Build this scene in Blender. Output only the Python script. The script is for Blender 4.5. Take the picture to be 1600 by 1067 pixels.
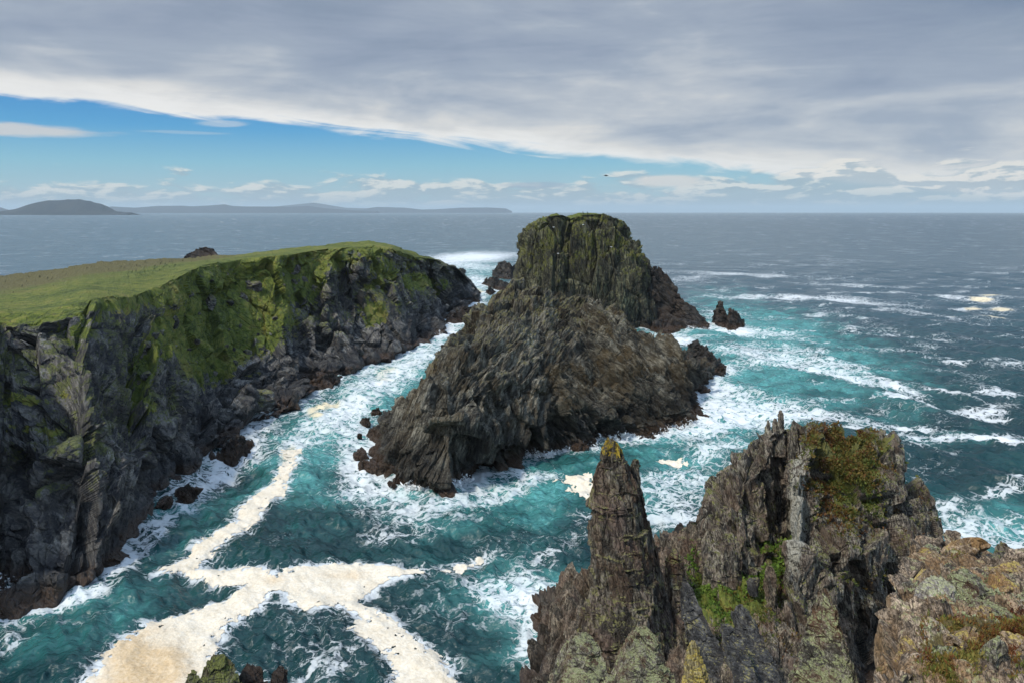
import bpy, math, random
import numpy as np
from mathutils import Vector
R = math.radians
sc = bpy.context.scene
for o in list(bpy.data.objects): bpy.data.objects.remove(o)
COL = sc.collection

# ------------------------------------------------------------------ camera
CAM_H = 50.0; PITCH = R(9.14); FPX = 1256.0
cd = bpy.data.cameras.new('camera'); cam = bpy.data.objects.new('camera', cd); COL.objects.link(cam)
cam.location = (0, 0, CAM_H); cam.rotation_euler = (math.pi/2 - PITCH, 0, 0)
cd.sensor_width = 36; cd.lens = 36*FPX/1600; cd.clip_start = 0.5; cd.clip_end = 120000
sc.camera = cam

def nd(nt, typ, ins=None, **props):
    n = nt.nodes.new(typ)
    for k, v in props.items(): setattr(n, k, v)
    for k, v in (ins or {}).items():
        s = n.inputs[k]
        if isinstance(v, bpy.types.NodeSocket): nt.links.new(v, s)
        else:
            if isinstance(v, (tuple, list)) and len(v) == 3 and s.type == 'RGBA': v = (*v, 1)
            s.default_value = v
    return n
def MA(nt, op, a, b=0.0, c=0.0, clamp=False):
    n = nd(nt, 'ShaderNodeMath', {0: a, 1: b, 2: c}, operation=op); n.use_clamp = clamp; return n.outputs[0]
def MR(nt, v, a, b, c=0.0, d=1.0, smooth=True):
    return nd(nt, 'ShaderNodeMapRange', {'Value': v, 'From Min': a, 'From Max': b, 'To Min': c, 'To Max': d},
              interpolation_type='SMOOTHSTEP' if smooth else 'LINEAR').outputs[0]
def MX(nt, f, a, b, mode='MIX'):
    n = nd(nt, 'ShaderNodeMix', {0: f}, data_type='RGBA', blend_type=mode)
    for i, v in ((6, a), (7, b)):
        if isinstance(v, bpy.types.NodeSocket): nt.links.new(v, n.inputs[i])
        else: n.inputs[i].default_value = (*v, 1)
    return n.outputs[2]
def NO(nt, vec, scale, detail=4, rough=.55, dist=0.0, lac=2.0):
    return nd(nt, 'ShaderNodeTexNoise', {'Vector': vec, 'Scale': scale, 'Detail': detail, 'Roughness': rough,
              'Distortion': dist, 'Lacunarity': lac}).outputs[0]
def VO(nt, vec, scale, feature='DISTANCE_TO_EDGE', out=0):
    return nd(nt, 'ShaderNodeTexVoronoi', {'Vector': vec, 'Scale': scale}, feature=feature).outputs[out]
def CX(nt, x, y, z): return nd(nt, 'ShaderNodeCombineXYZ', {0: x, 1: y, 2: z}).outputs[0]
def RAMP(nt, f, stops):
    n = nd(nt, 'ShaderNodeValToRGB', {0: f}); e = n.color_ramp.elements
    while len(e) > 1: e.remove(e[-1])
    e[0].position, e[0].color = stops[0][0], (*stops[0][1], 1)
    for p, c in stops[1:]:
        q = e.new(p); q.color = (*c, 1)
    return n.outputs[0]
def lin(*c):
    return tuple(((x/255)/12.92 if x/255 <= .04045 else ((x/255+.055)/1.055)**2.4) for x in c)

# ------------------------------------------------------------------ sky (world)
SUN_EL = R(52); SUN_AZ = R(-131)      # azimuth from +Y, negative = left
w = bpy.data.worlds.new('World'); sc.world = w; w.use_nodes = True
nt = w.node_tree; nt.nodes.clear()
sky = nd(nt, 'ShaderNodeTexSky', sky_type='NISHITA', sun_disc=False, sun_elevation=SUN_EL, sun_rotation=SUN_AZ,
         air_density=1.0, dust_density=0.4, ozone_density=1.6)
tc = nd(nt, 'ShaderNodeTexCoord').outputs['Generated']
sp = nd(nt, 'ShaderNodeSeparateXYZ', {0: tc}).outputs
dx, dy, dz = sp[0], sp[1], sp[2]
zc = MA(nt, 'MAXIMUM', dz, 0.004)
px = MA(nt, 'DIVIDE', dx, zc); py = MA(nt, 'DIVIDE', dy, zc)
pl = CX(nt, px, py, 0.0)
el = MA(nt, 'DIVIDE', dz, MA(nt, 'MAXIMUM', MA(nt, 'SQRT', MA(nt, 'ADD', MA(nt, 'MULTIPLY', dx, dx), MA(nt, 'MULTIPLY', dy, dy))), .001))
az = MA(nt, 'ARCTAN2', dx, dy)
# blue part of the sky
blue = RAMP(nt, MA(nt, 'MULTIPLY', el, 4.0), [(0.0, lin(160, 192, 202)), (.09, lin(158, 196, 208)), (.22, lin(126, 190, 214)),
        (.38, lin(60, 158, 214)), (.55, lin(22, 128, 204)), (1.0, lin(24, 96, 165))])
skyc = MX(nt, .88, MX(nt, 1.0, sky.outputs[0], (.10, .10, .10), 'MULTIPLY'), blue)
# high cloud sheet lying on a plane overhead; its edge is a line on that plane
s = MA(nt, 'DIVIDE', MA(nt, 'SUBTRACT', MA(nt, 'MULTIPLY_ADD', px, 1.38, 13.6), py), 1.7)
lg = MA(nt, 'MAXIMUM', MA(nt, 'DIVIDE', py, 10.0), 0.35)
s = MA(nt, 'DIVIDE', s, lg)                                   # edge features scale with distance
dirv = CX(nt, MA(nt, 'MULTIPLY', az, 3.0), MA(nt, 'MULTIPLY', el, 11.0), MA(nt, 'MULTIPLY', dy, .0))
edge_n = NO(nt, dirv, 1.6, 7, .6, .9)
wisp_v = CX(nt, MA(nt, 'MULTIPLY', az, 5.0), MA(nt, 'ADD', MA(nt, 'MULTIPLY', el, 60.0), MA(nt, 'MULTIPLY', az, 7.0)), 0.0)
wisp = NO(nt, wisp_v, 1.0, 8, .62, 1.2)
sE = MA(nt, 'ADD', s, MA(nt, 'MULTIPLY', MA(nt, 'SUBTRACT', edge_n, .5), 2.2))
sE = MA(nt, 'ADD', sE, MA(nt, 'MULTIPLY', MA(nt, 'SUBTRACT', wisp, .5), 2.8))
sheet = MR(nt, sE, -0.15, 0.75)
puff = NO(nt, CX(nt, MA(nt, 'MULTIPLY', az, 4.0), MA(nt, 'MULTIPLY', el, 12.0), 0.0), 1.5, 9, .55, .5)
str_ = NO(nt, CX(nt, MA(nt, 'MULTIPLY', az, 3.0), MA(nt, 'MULTIPLY', el, 30.0), 4.0), 1.3, 6, .55, .6)
# brightness: white rim at the edge, slate grey further in / higher up
depth = MA(nt, 'ADD', MA(nt, 'MULTIPLY', MA(nt, 'MINIMUM', s, 3.6), .50), MA(nt, 'MULTIPLY', MA(nt, 'SUBTRACT', puff, .5), -3.0))
depth = MA(nt, 'ADD', depth, MA(nt, 'MULTIPLY', MA(nt, 'SUBTRACT', str_, .5), 1.7))
depth = MA(nt, 'ADD', depth, MR(nt, el, .06, .30, -.55, 1.05))
bigc = NO(nt, CX(nt, MA(nt, 'MULTIPLY', az, 2.2), MA(nt, 'MULTIPLY', el, 10.0), 9.0), 1.3, 9, .6, .5)
depth = MA(nt, 'ADD', depth, MA(nt, 'MULTIPLY', MA(nt, 'SUBTRACT', bigc, .5), 4.2))
cl = RAMP(nt, MR(nt, depth, -.35, 3.9, 0, 1, False), [(0, lin(238, 236, 230)), (.20, lin(222, 221, 218)), (.38, lin(190, 196, 203)),
        (.54, lin(163, 174, 189)), (.72, lin(150, 162, 181)), (.88, lin(138, 152, 172)), (1.0, lin(122, 138, 160))])
cl = MX(nt, MR(nt, MA(nt, 'ADD', sE, MA(nt, 'MULTIPLY', MA(nt, 'SUBTRACT', puff, .5), -2.5)), MR(nt, az, .0, -.5, 1.9, 3.2), .2, 0, .88), cl, lin(244, 243, 240))
right_t = MR(nt, az, .25, .62); 
cl = MX(nt, MA(nt, 'MULTIPLY', right_t, MR(nt, el, .11, .28, 0, .75)), cl, lin(92, 116, 146))
col = MX(nt, MA(nt, 'MULTIPLY', sheet, .97), skyc, cl)
# low cumulus bank along the horizon
cu_v = CX(nt, MA(nt, 'MULTIPLY', az, 7.0), MA(nt, 'MULTIPLY', el, 26.0), 2.0)
cu = NO(nt, cu_v, 2.1, 9, .56, .25)
cu_big = NO(nt, CX(nt, MA(nt, 'MULTIPLY', az, 3.0), 0.0, 7.0), 1.6, 3)
top = MA(nt, 'MULTIPLY_ADD', cu_big, .060, .006)
top = MA(nt, 'ADD', top, MR(nt, az, .1, .4, 0, .014))
cm = MR(nt, MA(nt, 'ADD', MA(nt, 'DIVIDE', MA(nt, 'SUBTRACT', top, el), .022), MA(nt, 'MULTIPLY', MA(nt, 'SUBTRACT', cu, .5), 5.0)), -.1, .55)
cm = MA(nt, 'MULTIPLY', cm, MR(nt, el, .0, .012, .35, .9))
cu2 = NO(nt, nd(nt, 'ShaderNodeVectorMath', {0: cu_v, 1: (-.05, .10, 0)}, operation='ADD').outputs[0], 2.1, 9, .56, .25)
cu_l = MR(nt, MA(nt, 'SUBTRACT', cu, cu2), -.02, .06)
cuc = MX(nt, cu_l, lin(160, 180, 190), lin(240, 236, 226))
cuc = MX(nt, MR(nt, el, .03, .0, 0, .65), cuc, lin(168, 192, 200))
col = MX(nt, MA(nt, 'MULTIPLY', cm, .85), col, cuc)
# single lens-shaped clouds low in the gap
def lens(col, a0, e0, ra, re, c, amt):
    n = NO(nt, CX(nt, MA(nt, 'MULTIPLY', az, 14.0), MA(nt, 'MULTIPLY', el, 90.0), a0), 1.0, 6, .6)
    A = MA(nt, 'DIVIDE', MA(nt, 'SUBTRACT', az, a0), ra); E = MA(nt, 'DIVIDE', MA(nt, 'SUBTRACT', el, e0), re)
    d = MA(nt, 'SQRT', MA(nt, 'ADD', MA(nt, 'MULTIPLY', A, A), MA(nt, 'MULTIPLY', E, E)))
    m = MR(nt, MA(nt, 'ADD', d, MA(nt, 'MULTIPLY', MA(nt, 'SUBTRACT', n, .5), 1.1)), 1.0, .45, 0, amt)
    return MX(nt, m, col, c)
col = lens(col, -.56, .084, .14, .0085, lin(205, 208, 210), .95)
col = lens(col, -.335, .099, .035, .005, lin(200, 212, 222), .55)
col = lens(col, -.375, .088, .06, .002, lin(170, 195, 215), .5)
col = lens(col, .19, .036, .055, .009, lin(224, 222, 216), .9)
col = lens(col, .03, .032, .05, .005, lin(150, 172, 190), .7)
col = lens(col, .60, .073, .035, .0022, lin(112, 130, 150), .9)
# unseen sky overhead and behind the viewer brightened as added fill on shaded cliffs
bright = MA(nt, 'MAXIMUM', MR(nt, dz, .36, .85, 1.0, 3.0), MR(nt, dy, .35, -.5, 1.0, 2.6))
col = nd(nt, 'ShaderNodeVectorMath', {0: col, 1: CX(nt, bright, bright, bright)}, operation='MULTIPLY').outputs[0]
below = MR(nt, dz, -.02, .0, 0, 1, False)
col = MX(nt, below, lin(120, 150, 165), col)
bg = nd(nt, 'ShaderNodeBackground', {'Color': col, 'Strength': 1.0})
nt.links.new(bg.outputs[0], nd(nt, 'ShaderNodeOutputWorld').inputs[0])

# ------------------------------------------------------------------ sun
sl = bpy.data.lights.new('sun', 'SUN'); sl.energy = 3.3; sl.angle = R(5.0); sl.color = (1, .93, .82)
so = bpy.data.objects.new('sun', sl); COL.objects.link(so)
sd = Vector((math.sin(SUN_AZ)*math.cos(SUN_EL), math.cos(SUN_AZ)*math.cos(SUN_EL), math.sin(SUN_EL)))
so.rotation_euler = sd.to_track_quat('Z', 'Y').to_euler()
sc.view_settings.view_transform = 'Standard'; sc.view_settings.look = 'None'
sc.view_settings.exposure = 0.0; sc.view_settings.gamma = 1.0
sc.render.engine = 'CYCLES'
cy = sc.cycles
cy.max_bounces = 4; cy.diffuse_bounces = 2; cy.glossy_bounces = 2; cy.transmission_bounces = 1; cy.volume_bounces = 0
cy.use_denoising = True; cy.caustics_reflective = False; cy.caustics_refractive = False
cy.use_adaptive_sampling = True; cy.adaptive_threshold = 0.02

# ------------------------------------------------------------------ pixel <-> point (only used to read real positions off the photograph)
CP, SP = math.cos(PITCH), math.sin(PITCH)
def ray(u, v):
    a = (u-800)/FPX; b = -(v-533.5)/FPX
    return a, CP + SP*b, -SP + CP*b
def pt(u, v, k):
    """k >= 0: height above the sea; k < 0: forward distance -k"""
    a, y, z = ray(u, v)
    Y = -k if k < 0 else (k-CAM_H)/(z/y)
    return (a/y*Y, Y, CAM_H + z/y*Y)
def proj(P):
    x, y, z = P[..., 0], P[..., 1], P[..., 2]-CAM_H
    f = y*CP - z*SP; u_ = y*SP + z*CP
    f = np.maximum(f, 1e-3)
    return 800 + FPX*x/f, 533.5 - FPX*u_/f

# ------------------------------------------------------------------ noise
def h3(ix, iy, iz, seed):
    h = (ix.astype(np.int64)*374761393 + iy.astype(np.int64)*668265263 + iz.astype(np.int64)*2147483647 + seed*1274126177) & 0xFFFFFFFF
    h = ((h ^ (h >> 13))*1274126177) & 0xFFFFFFFF
    h = ((h ^ (h >> 15))*2246822519) & 0xFFFFFFFF
    return (h ^ (h >> 16)) & 0xFFFFFFFF
def rnd(h, k=0):
    h = (h*(2654435761+2*k) + k*40503) & 0xFFFFFFFF
    h = ((h ^ (h >> 15))*2246822519) & 0xFFFFFFFF
    return ((h ^ (h >> 13)) & 0xFFFFFF).astype(np.float64)/16777216.0
def vnoise(p, seed=0):
    i = np.floor(p).astype(np.int64); f = p-i; f = f*f*f*(f*(f*6-15)+10); out = 0
    for a in (0, 1):
        for b in (0, 1):
            for c in (0, 1):
                w_ = (f[:, 0] if a else 1-f[:, 0])*(f[:, 1] if b else 1-f[:, 1])*(f[:, 2] if c else 1-f[:, 2])
                out = out + w_*rnd(h3(i[:, 0]+a, i[:, 1]+b, i[:, 2]+c, seed))
    return out
def fbm(p, seed=0, octv=4, rough=.5):
    o = 0; a = 1; t = 0
    for k in range(octv):
        o = o + a*(vnoise(p*2.03**k + 17.3*k, seed+k)-.5); t += a; a *= rough
    return o/t*2      # about -1..1
def worley(p, seed=0):
    b = np.floor(p-.5).astype(np.int64)
    n = len(p); f1 = np.full(n, 9.); f2 = np.full(n, 9.); hid = np.zeros(n, np.int64); off = np.zeros((n, 3))
    for a in (0, 1):
        for c in (0, 1):
            for e in (0, 1):
                ci = b[:, 0]+a, b[:, 1]+c, b[:, 2]+e
                h = h3(*ci, seed)
                d = np.stack([ci[k]+.5+(rnd(h, k+1)-.5)*.85-p[:, k] for k in range(3)], 1)
                q = np.sqrt((d*d).sum(1)); m = q < f1
                f2 = np.where(m, f1, np.minimum(f2, q)); f1 = np.where(m, q, f1); hid = np.where(m, h, hid)
                off[m] = d[m]
    return f1, f2, hid, off
def frame(c, b):
    """rows: thin axis (bedding normal), middle, long axis c"""
    c = np.array(c, float); c /= np.linalg.norm(c); b = np.array(b, float); a = np.cross(b, c); a /= np.linalg.norm(a)
    return np.stack([a, np.cross(c, a), c])
def fracture(P, F, scales, seed=0, warp=.25, patch=.75):
    """broken bedded rock: every cell is a block standing proud or set back, with its own tilt, and a crack round it"""
    d = np.zeros(len(P)); q0 = P@F.T
    for k, (sa, sb, sc_, amp, tilt, crack) in enumerate(scales):
        q = q0/np.array([sa, sb, sc_])
        wv = np.stack([fbm(q*.7+5*j, seed+40+7*k+j, 2) for j in range(3)], 1)*warp*2
        f1, f2, h, off = worley(q+wv, seed+k*13)
        t = np.stack([rnd(h, 5+j)-.5 for j in range(3)], 1)
        e = amp*(rnd(h, 4)-.5)*2*.6 + amp*tilt*(off*t).sum(1)*2 - amp*crack*np.exp(-(f2-f1)*9)
        if k >= 1 and patch > 0:
            L = scales[0][0]*1.6; pm = np.clip(fbm(P/L+k*31.7, seed+77+k, 3)*1.8+.5, 0, 1); e = e*(1-patch+patch*pm*1.5)
        d += e
    return d

def facets(P, N, F, levels, joints, seed=0, warp=.10):
    """snap the smooth surface onto joint planes, cell by cell: planar broken faces that meet at sharp steps"""
    J = np.array([np.array(j, float)/np.linalg.norm(j) for j in joints]); d = np.zeros(len(P)); q0 = P@F.T
    for k, (sa, sb, sc_, w_, step) in enumerate(levels):
        S = np.array([sa, sb, sc_]); q = q0/S
        q = q+np.stack([fbm(q*.5+3*j, seed+60+9*k+j, 2) for j in range(3)], 1)*warp*2
        f1, f2, h, off = worley(q, seed+300+k*17)
        T = (off*S)@F; T = T-N*(T*N).sum(1)[:, None]
        sc = N@J.T + np.stack([rnd(h, 20+j) for j in range(len(J))], 1)*.38
        n = J[np.argmax(sc, 1)]; n = n+np.stack([rnd(h, 30+j)-.5 for j in range(3)], 1)*.18
        den = np.maximum((N*n).sum(1), .45)
        e = .26*sb*np.tanh((T*n).sum(1)/den/(.26*sb))*w_ + (rnd(h, 41)-.5)*step
        d += e - .12*sa*w_*np.exp(-(f2-f1)*14)
    return d
# ------------------------------------------------------------------ mesh builders
def tag(o, label=None, cat=None, group=None, kind=None):
    if label: o['label'] = label
    if cat: o['category'] = cat
    if group: o['group'] = group
    if kind: o['kind'] = kind
    return o
def raw_mesh(name, V, Q, mat, parent=None, smooth=False, attrs=None, tri=False):
    me = bpy.data.meshes.new(name); k = 3 if tri else 4
    me.vertices.add(len(V)); me.vertices.foreach_set('co', np.asarray(V, np.float32).ravel())
    me.loops.add(len(Q)*k); me.loops.foreach_set('vertex_index', np.asarray(Q, np.int32).ravel())
    me.polygons.add(len(Q)); me.polygons.foreach_set('loop_start', np.arange(0, len(Q)*k, k, dtype=np.int32))
    me.polygons.foreach_set('loop_total', np.full(len(Q), k, np.int32))
    me.polygons.foreach_set('use_smooth', np.full(len(Q), smooth))
    for a, val in (attrs or {}).items():
        at = me.attributes.new(a, 'FLOAT', 'POINT'); at.data.foreach_set('value', np.asarray(val, np.float32))
    me.update(calc_edges=True); me.materials.append(mat)
    o = bpy.data.objects.new(name, me); COL.objects.link(o)
    if parent: o.parent = parent
    return o
def grid_quads(n, m, closed=False):
    i = np.arange(n if closed else n-1); j = np.arange(m-1); I, J = np.meshgrid(i, j, indexing='ij'); I2 = (I+1) % n
    return np.stack([I*m+J, I2*m+J, I2*m+J+1, I*m+J+1], -1).reshape(-1, 4)
def cr(P, n, closed=False, tens=.5):
    """resample control points along axis 0: n samples, Catmull-Rom blended with straight lines"""
    P = np.asarray(P, float); K = len(P)
    t = np.linspace(0, K if closed else K-1, n, endpoint=not closed)
    i = np.minimum(np.floor(t).astype(int), K-1 if closed else K-2); f = (t-i).reshape((-1,)+(1,)*(P.ndim-1))
    g = (lambda k: P[k % K]) if closed else (lambda k: P[np.clip(k, 0, K-1)])
    p0, p1, p2, p3 = g(i-1), g(i), g(i+1), g(i+2)
    c = .5*((2*p1)+(-p0+p2)*f+(2*p0-5*p1+4*p2-p3)*f*f+(-p0+3*p1-3*p2+p3)*f**3)
    l = p1*(1-f)+p2*f
    return c*tens+l*(1-tens)
def grid_normals(G, closed=False):
    if closed: du = np.roll(G, -1, 0)-np.roll(G, 1, 0)
    else: du = np.gradient(G, axis=0)
    dv = np.gradient(G, axis=1); n = np.cross(du, dv)
    n = n/np.maximum(np.linalg.norm(n, axis=2, keepdims=True), 1e-9)
    for _ in range(4):
        n[:, 1:-1] = (n[:, :-2]+2*n[:, 1:-1]+n[:, 2:])/4
        if closed: n = (np.roll(n, 1, 0)+2*n+np.roll(n, -1, 0))/4
        else: n[1:-1] = (n[:-2]+2*n[1:-1]+n[2:])/4
    L = np.linalg.norm(n, axis=2, keepdims=True); return n/np.maximum(L, 1e-9)
def loft(profiles, seg_n, row_n):
    """profiles: list of lists of 3D points (front base -> crest -> back base); seg_n columns per gap; row_n rows per gap (list)"""
    A = np.array(profiles, float)                      # K x J x 3
    A = cr(A, seg_n*(len(A)-1)+1)
    B = A.transpose(1, 0, 2); J = len(B); rows = []
    tt = np.concatenate([k+np.linspace(0, 1, row_n[k], endpoint=False) for k in range(J-1)]+[[J-1]])
    i = np.minimum(np.floor(tt).astype(int), J-2); f = (tt-i)[:, None, None]
    p0, p1, p2, p3 = B[np.maximum(i-1, 0)], B[i], B[i+1], B[np.minimum(i+2, J-1)]
    c = .5*((2*p1)+(-p0+p2)*f+(2*p0-5*p1+4*p2-p3)*f*f+(-p0+3*p1-3*p2+p3)*f**3); l = p1*(1-f)+p2*f
    return (c*.45+l*.55).transpose(1, 0, 2)            # columns x rows x 3
WATERLINE = []
def note_waterline(V):
    m = (V[:, 2] > -1.2) & (V[:, 2] < 1.0); WATERLINE.append(V[m][:, :2])

def rings(specs, nu, nv, seed, ratio=.8, corner=7, closed_top=True):
    """closed column: specs = (v, uL, uR, Y) from the top down; returns a grid (around x up)"""
    rs = np.random.RandomState(seed)
    th = np.linspace(0, 2*math.pi, nu, endpoint=False)
    tk = np.sort((np.arange(corner)+rs.rand(corner)*.55)*2*math.pi/corner+rs.rand()*6)
    C_ = np.maximum(np.cos(th[:, None]-tk[None]), .12)                      # nu x K
    base = (1/C_).min(1); bx = base*np.cos(th); sxL, sxR = -bx.min(), bx.max()
    K = []
    for (v, uL, uR, Y) in specs:
        L = np.array(pt(uL, v, -Y)); Rr = np.array(pt(uR, v, -Y)); K.append([*((L+Rr)/2), np.linalg.norm(Rr-L)/2])
    K = cr(np.array(K), nv, tens=.3)                                         # nv x 4
    arc = np.concatenate([[0], np.cumsum(np.linalg.norm(np.diff(K[:, :3], axis=0), axis=1))]); wm = np.median(K[:, 3])
    a_k = np.ones((nv, corner))
    for k in range(corner):                                                  # each side is a stack of blocks, some set back
        for (bl, am) in ((1.5*wm, .13), (.55*wm, .10)):
            e = np.cumsum(bl*(.4+1.3*rs.rand(int(arc[-1]/bl*3)+6))); i_ = np.searchsorted(e, arc+bl*.3*np.sin(k)); lv = rs.rand(len(e)+1); tl = rs.rand(len(e)+1)-.5
            st = np.concatenate([[0], e])[i_]; a_k[:, k] -= am*lv[i_] + am*.8*tl[i_]*np.clip((arc-st)/bl, 0, 1.5)
    a_k = np.minimum(a_k, 1.04)
    rad = (a_k[None]/C_[:, None, :]).min(2)                                  # nu x nv
    X = rad*np.cos(th)[:, None]; X = np.where(X > 0, X/sxR, X/sxL); Yv = rad*np.sin(th)[:, None]/base.max()*1.15
    A = np.stack([K[None, :, 0]+K[None, :, 3]*X, K[None, :, 1]+K[None, :, 3]*ratio*Yv, K[None, :, 2]+0*X], -1)
    return A[:, ::-1]                                    # base -> top

# ------------------------------------------------------------------ materials
def bsdf(nt, col, rough, bump=None, spec=.3, nrm=None):
    b = nd(nt, 'ShaderNodeBsdfPrincipled', {'Base Color': col, 'Roughness': rough, 'Specular IOR Level': spec})
    if bump is not None: nt.links.new(bump, b.inputs['Normal'])
    nt.links.new(b.outputs[0], nd(nt, 'ShaderNodeOutputMaterial').inputs[0]); return b
def new_mat(name):
    m = bpy.data.materials.new(name); m.use_nodes = True; m.node_tree.nodes.clear(); return m, m.node_tree
def rock_mat(name, F, size, dark, mid, light, gcols=None, asp=(1, 5, 9), gsc=.45, blk=.5, F2=None, lichen=None, lich_amt=.0, lich_up=.3, rust=(.09, .045, .02), rust_amt=.3,
             pink=None, pink_amt=0., tide=True, bump=1.0, lich2=None, grass=True, black=(.012, .012, .013), black_top=7.):
    """bedded rock: F = bedding frame, size = bed thickness in metres"""
    m, nt = new_mat(name)
    geo = nd(nt, 'ShaderNodeNewGeometry'); pos = geo.outputs['Position']; nz = nd(nt, 'ShaderNodeSeparateXYZ', {0: geo.outputs['Normal']}).outputs[2]
    z = nd(nt, 'ShaderNodeSeparateXYZ', {0: pos}).outputs[2]
    def dt(v, s): return nd(nt, 'ShaderNodeVectorMath', {0: pos, 1: tuple(np.array(v)/s)}, operation='DOT_PRODUCT').outputs[1]
    q = CX(nt, dt(F[0], size*asp[0]), dt(F[1], size*asp[1]), dt(F[2], size*asp[2]))
    if F2 is not None:      # the bedding swings round across the islet
        q2 = CX(nt, dt(F2[0], size*asp[0]), dt(F2[1], size*asp[1]), dt(F2[2], size*asp[2]))
        mx = nd(nt, 'ShaderNodeMix', {0: nd(nt, 'ShaderNodeAttribute', attribute_name='beds').outputs['Fac']}, data_type='VECTOR')
        nt.links.new(q, mx.inputs[4]); nt.links.new(q2, mx.inputs[5]); q = mx.outputs[1]
    n1 = NO(nt, q, 1.0, 7, .62, .6)
    n2 = NO(nt, pos, .9/size/6, 6, .6)
    n3 = NO(nt, pos, 1.6/size, 5, .65)
    n4 = NO(nt, pos, .25/size/6, 4, .6)
    t = MA(nt, 'ADD', MA(nt, 'MULTIPLY', n1, .75), MA(nt, 'MULTIPLY', n3, .25))
    t = MA(nt, 'ADD', t, MA(nt, 'MULTIPLY', MA(nt, 'SUBTRACT', n2, .5), .5))
    col = RAMP(nt, t, [(.36, dark), (.47, mid), (.565, light), (.66, tuple(min(1, c*1.55) for c in light))])
    qb = nd(nt, 'ShaderNodeVectorMath', {0: CX(nt, dt(F[0], size*6), dt(F[1], size*9), dt(F[2], size*14)), 1: nd(nt, 'ShaderNodeVectorMath', {0: nd(nt, 'ShaderNodeTexNoise', {'Vector': pos, 'Scale': .5/size, 'Detail': 3.0}).outputs[1], 1: (.35, .35, .35)}, operation='MULTIPLY').outputs[0]}, operation='ADD').outputs[0]
    cell = nd(nt, 'ShaderNodeSeparateXYZ', {0: nd(nt, 'ShaderNodeTexVoronoi', {'Vector': qb, 'Scale': 1.0}).outputs[1]}).outputs
    bv_ = MR(nt, cell[0], 0, 1, 1-blk, 1+blk*.9, False)
    col = nd(nt, 'ShaderNodeVectorMath', {0: col, 1: CX(nt, bv_, bv_, bv_)}, operation='MULTIPLY').outputs[0]
    col = MX(nt, MA(nt, 'MULTIPLY', MR(nt, n4, .48, .62), rust_amt), col, rust)
    col = MX(nt, MA(nt, 'MULTIPLY', MR(nt, cell[1], .72, .9), rust_amt*.7), col, rust)
    if pink: 
        n6 = NO(nt, pos, .33/size/4, 5, .6); col = MX(nt, MA(nt, 'MULTIPLY', MR(nt, n6, .50, .60), pink_amt), col, pink)
    if lichen:
        n5 = NO(nt, pos, .55/size, 8, .72, .3)
        up = MA(nt, 'MULTIPLY', nz, lich_up)
        hgt = MR(nt, z, black_top*.7, black_top*2.2, -.25, 0) if tide else 0.0
        v = MA(nt, 'ADD', MA(nt, 'ADD', n5, MA(nt, 'MULTIPLY', MA(nt, 'SUBTRACT', n2, .5), .8)), MA(nt, 'ADD', up, hgt))
        f = MR(nt, v, .80-lich_amt*.5, .87-lich_amt*.5, 0, .85)
        lc = MX(nt, MR(nt, n3, .4, .6), lichen, lich2 or tuple(c*1.6 for c in lichen))
        col = MX(nt, f, col, lc)
    rough = .85
    if grass:
        ga = nd(nt, 'ShaderNodeAttribute', attribute_name='grass').outputs['Fac']
        br = nd(nt, 'ShaderNodeAttribute', attribute_name='brown').outputs['Fac']
        gn = NO(nt, pos, gsc, 9, .72)
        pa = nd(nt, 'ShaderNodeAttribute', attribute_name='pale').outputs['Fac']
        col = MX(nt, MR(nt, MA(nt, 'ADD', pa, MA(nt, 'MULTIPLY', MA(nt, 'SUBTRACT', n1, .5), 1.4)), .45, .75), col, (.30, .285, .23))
        col = MX(nt, MA(nt, 'MULTIPLY', MR(nt, n1, .5, .42), .55), col, dark); gn2 = NO(nt, pos, .05, 4, .55)
        gf = MR(nt, MA(nt, 'ADD', ga, MA(nt, 'MULTIPLY', MA(nt, 'SUBTRACT', gn, .5), 1.7)), .46, .54)
        gc = RAMP(nt, MA(nt, 'ADD', MA(nt, 'MULTIPLY', gn, .65), MA(nt, 'MULTIPLY', gn2, .35)),
                  gcols or [(.36, (.030, .042, .008)), (.44, (.080, .108, .016)), (.52, (.138, .162, .024)), (.60, (.21, .19, .045))])
        gc = MX(nt, MA(nt, 'MULTIPLY', MR(nt, MA(nt, 'ADD', br, MA(nt, 'MULTIPLY', MA(nt, 'SUBTRACT', gn2, .5), 1.2)), .35, .75), .85), gc, (.115, .095, .035))
        col = MX(nt, gf, col, gc)
    if tide:
        tn = MA(nt, 'MULTIPLY', MA(nt, 'SUBTRACT', NO(nt, pos, .18, 4, .6), .5), 6.0)
        bt = MR(nt, MA(nt, 'ADD', z, tn), black_top, black_top*.35, 0, .85)
        bf = MA(nt, 'MULTIPLY', bt, MR(nt, n3, .3, .6, 1, .65))
        if grass: bf = MA(nt, 'MULTIPLY', bf, MA(nt, 'SUBTRACT', 1.0, gf))
        col = MX(nt, bf, col, black)
        ot = MR(nt, MA(nt, 'ADD', z, MA(nt, 'MULTIPLY', tn, .35)), 2.6, 1.0, 0, .9)
        col = MX(nt, MA(nt, 'MULTIPLY', ot, MR(nt, n3, .35, .6, .5, 1)), col, (.060, .034, .018))
        rough = MR(nt, MA(nt, 'ADD', z, tn), 5.0, 1.5, .85, .38)
    vo = VO(nt, q, .8)
    crack = MR(nt, vo, 0.0, .10)
    col = MX(nt, MR(nt, vo, .0, .045, .55, 0), col, dark)
    hgt = MA(nt, 'ADD', MA(nt, 'MULTIPLY', n1, 1.0), MA(nt, 'MULTIPLY', crack, .25)); hgt = MA(nt, 'ADD', hgt, MA(nt, 'MULTIPLY', n3, .45))
    b1 = nd(nt, 'ShaderNodeBump', {'Height': hgt, 'Distance': size*1.3*bump, 'Strength': .9})
    bsdf(nt, col, rough, b1.outputs[0], .35); return m

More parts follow.
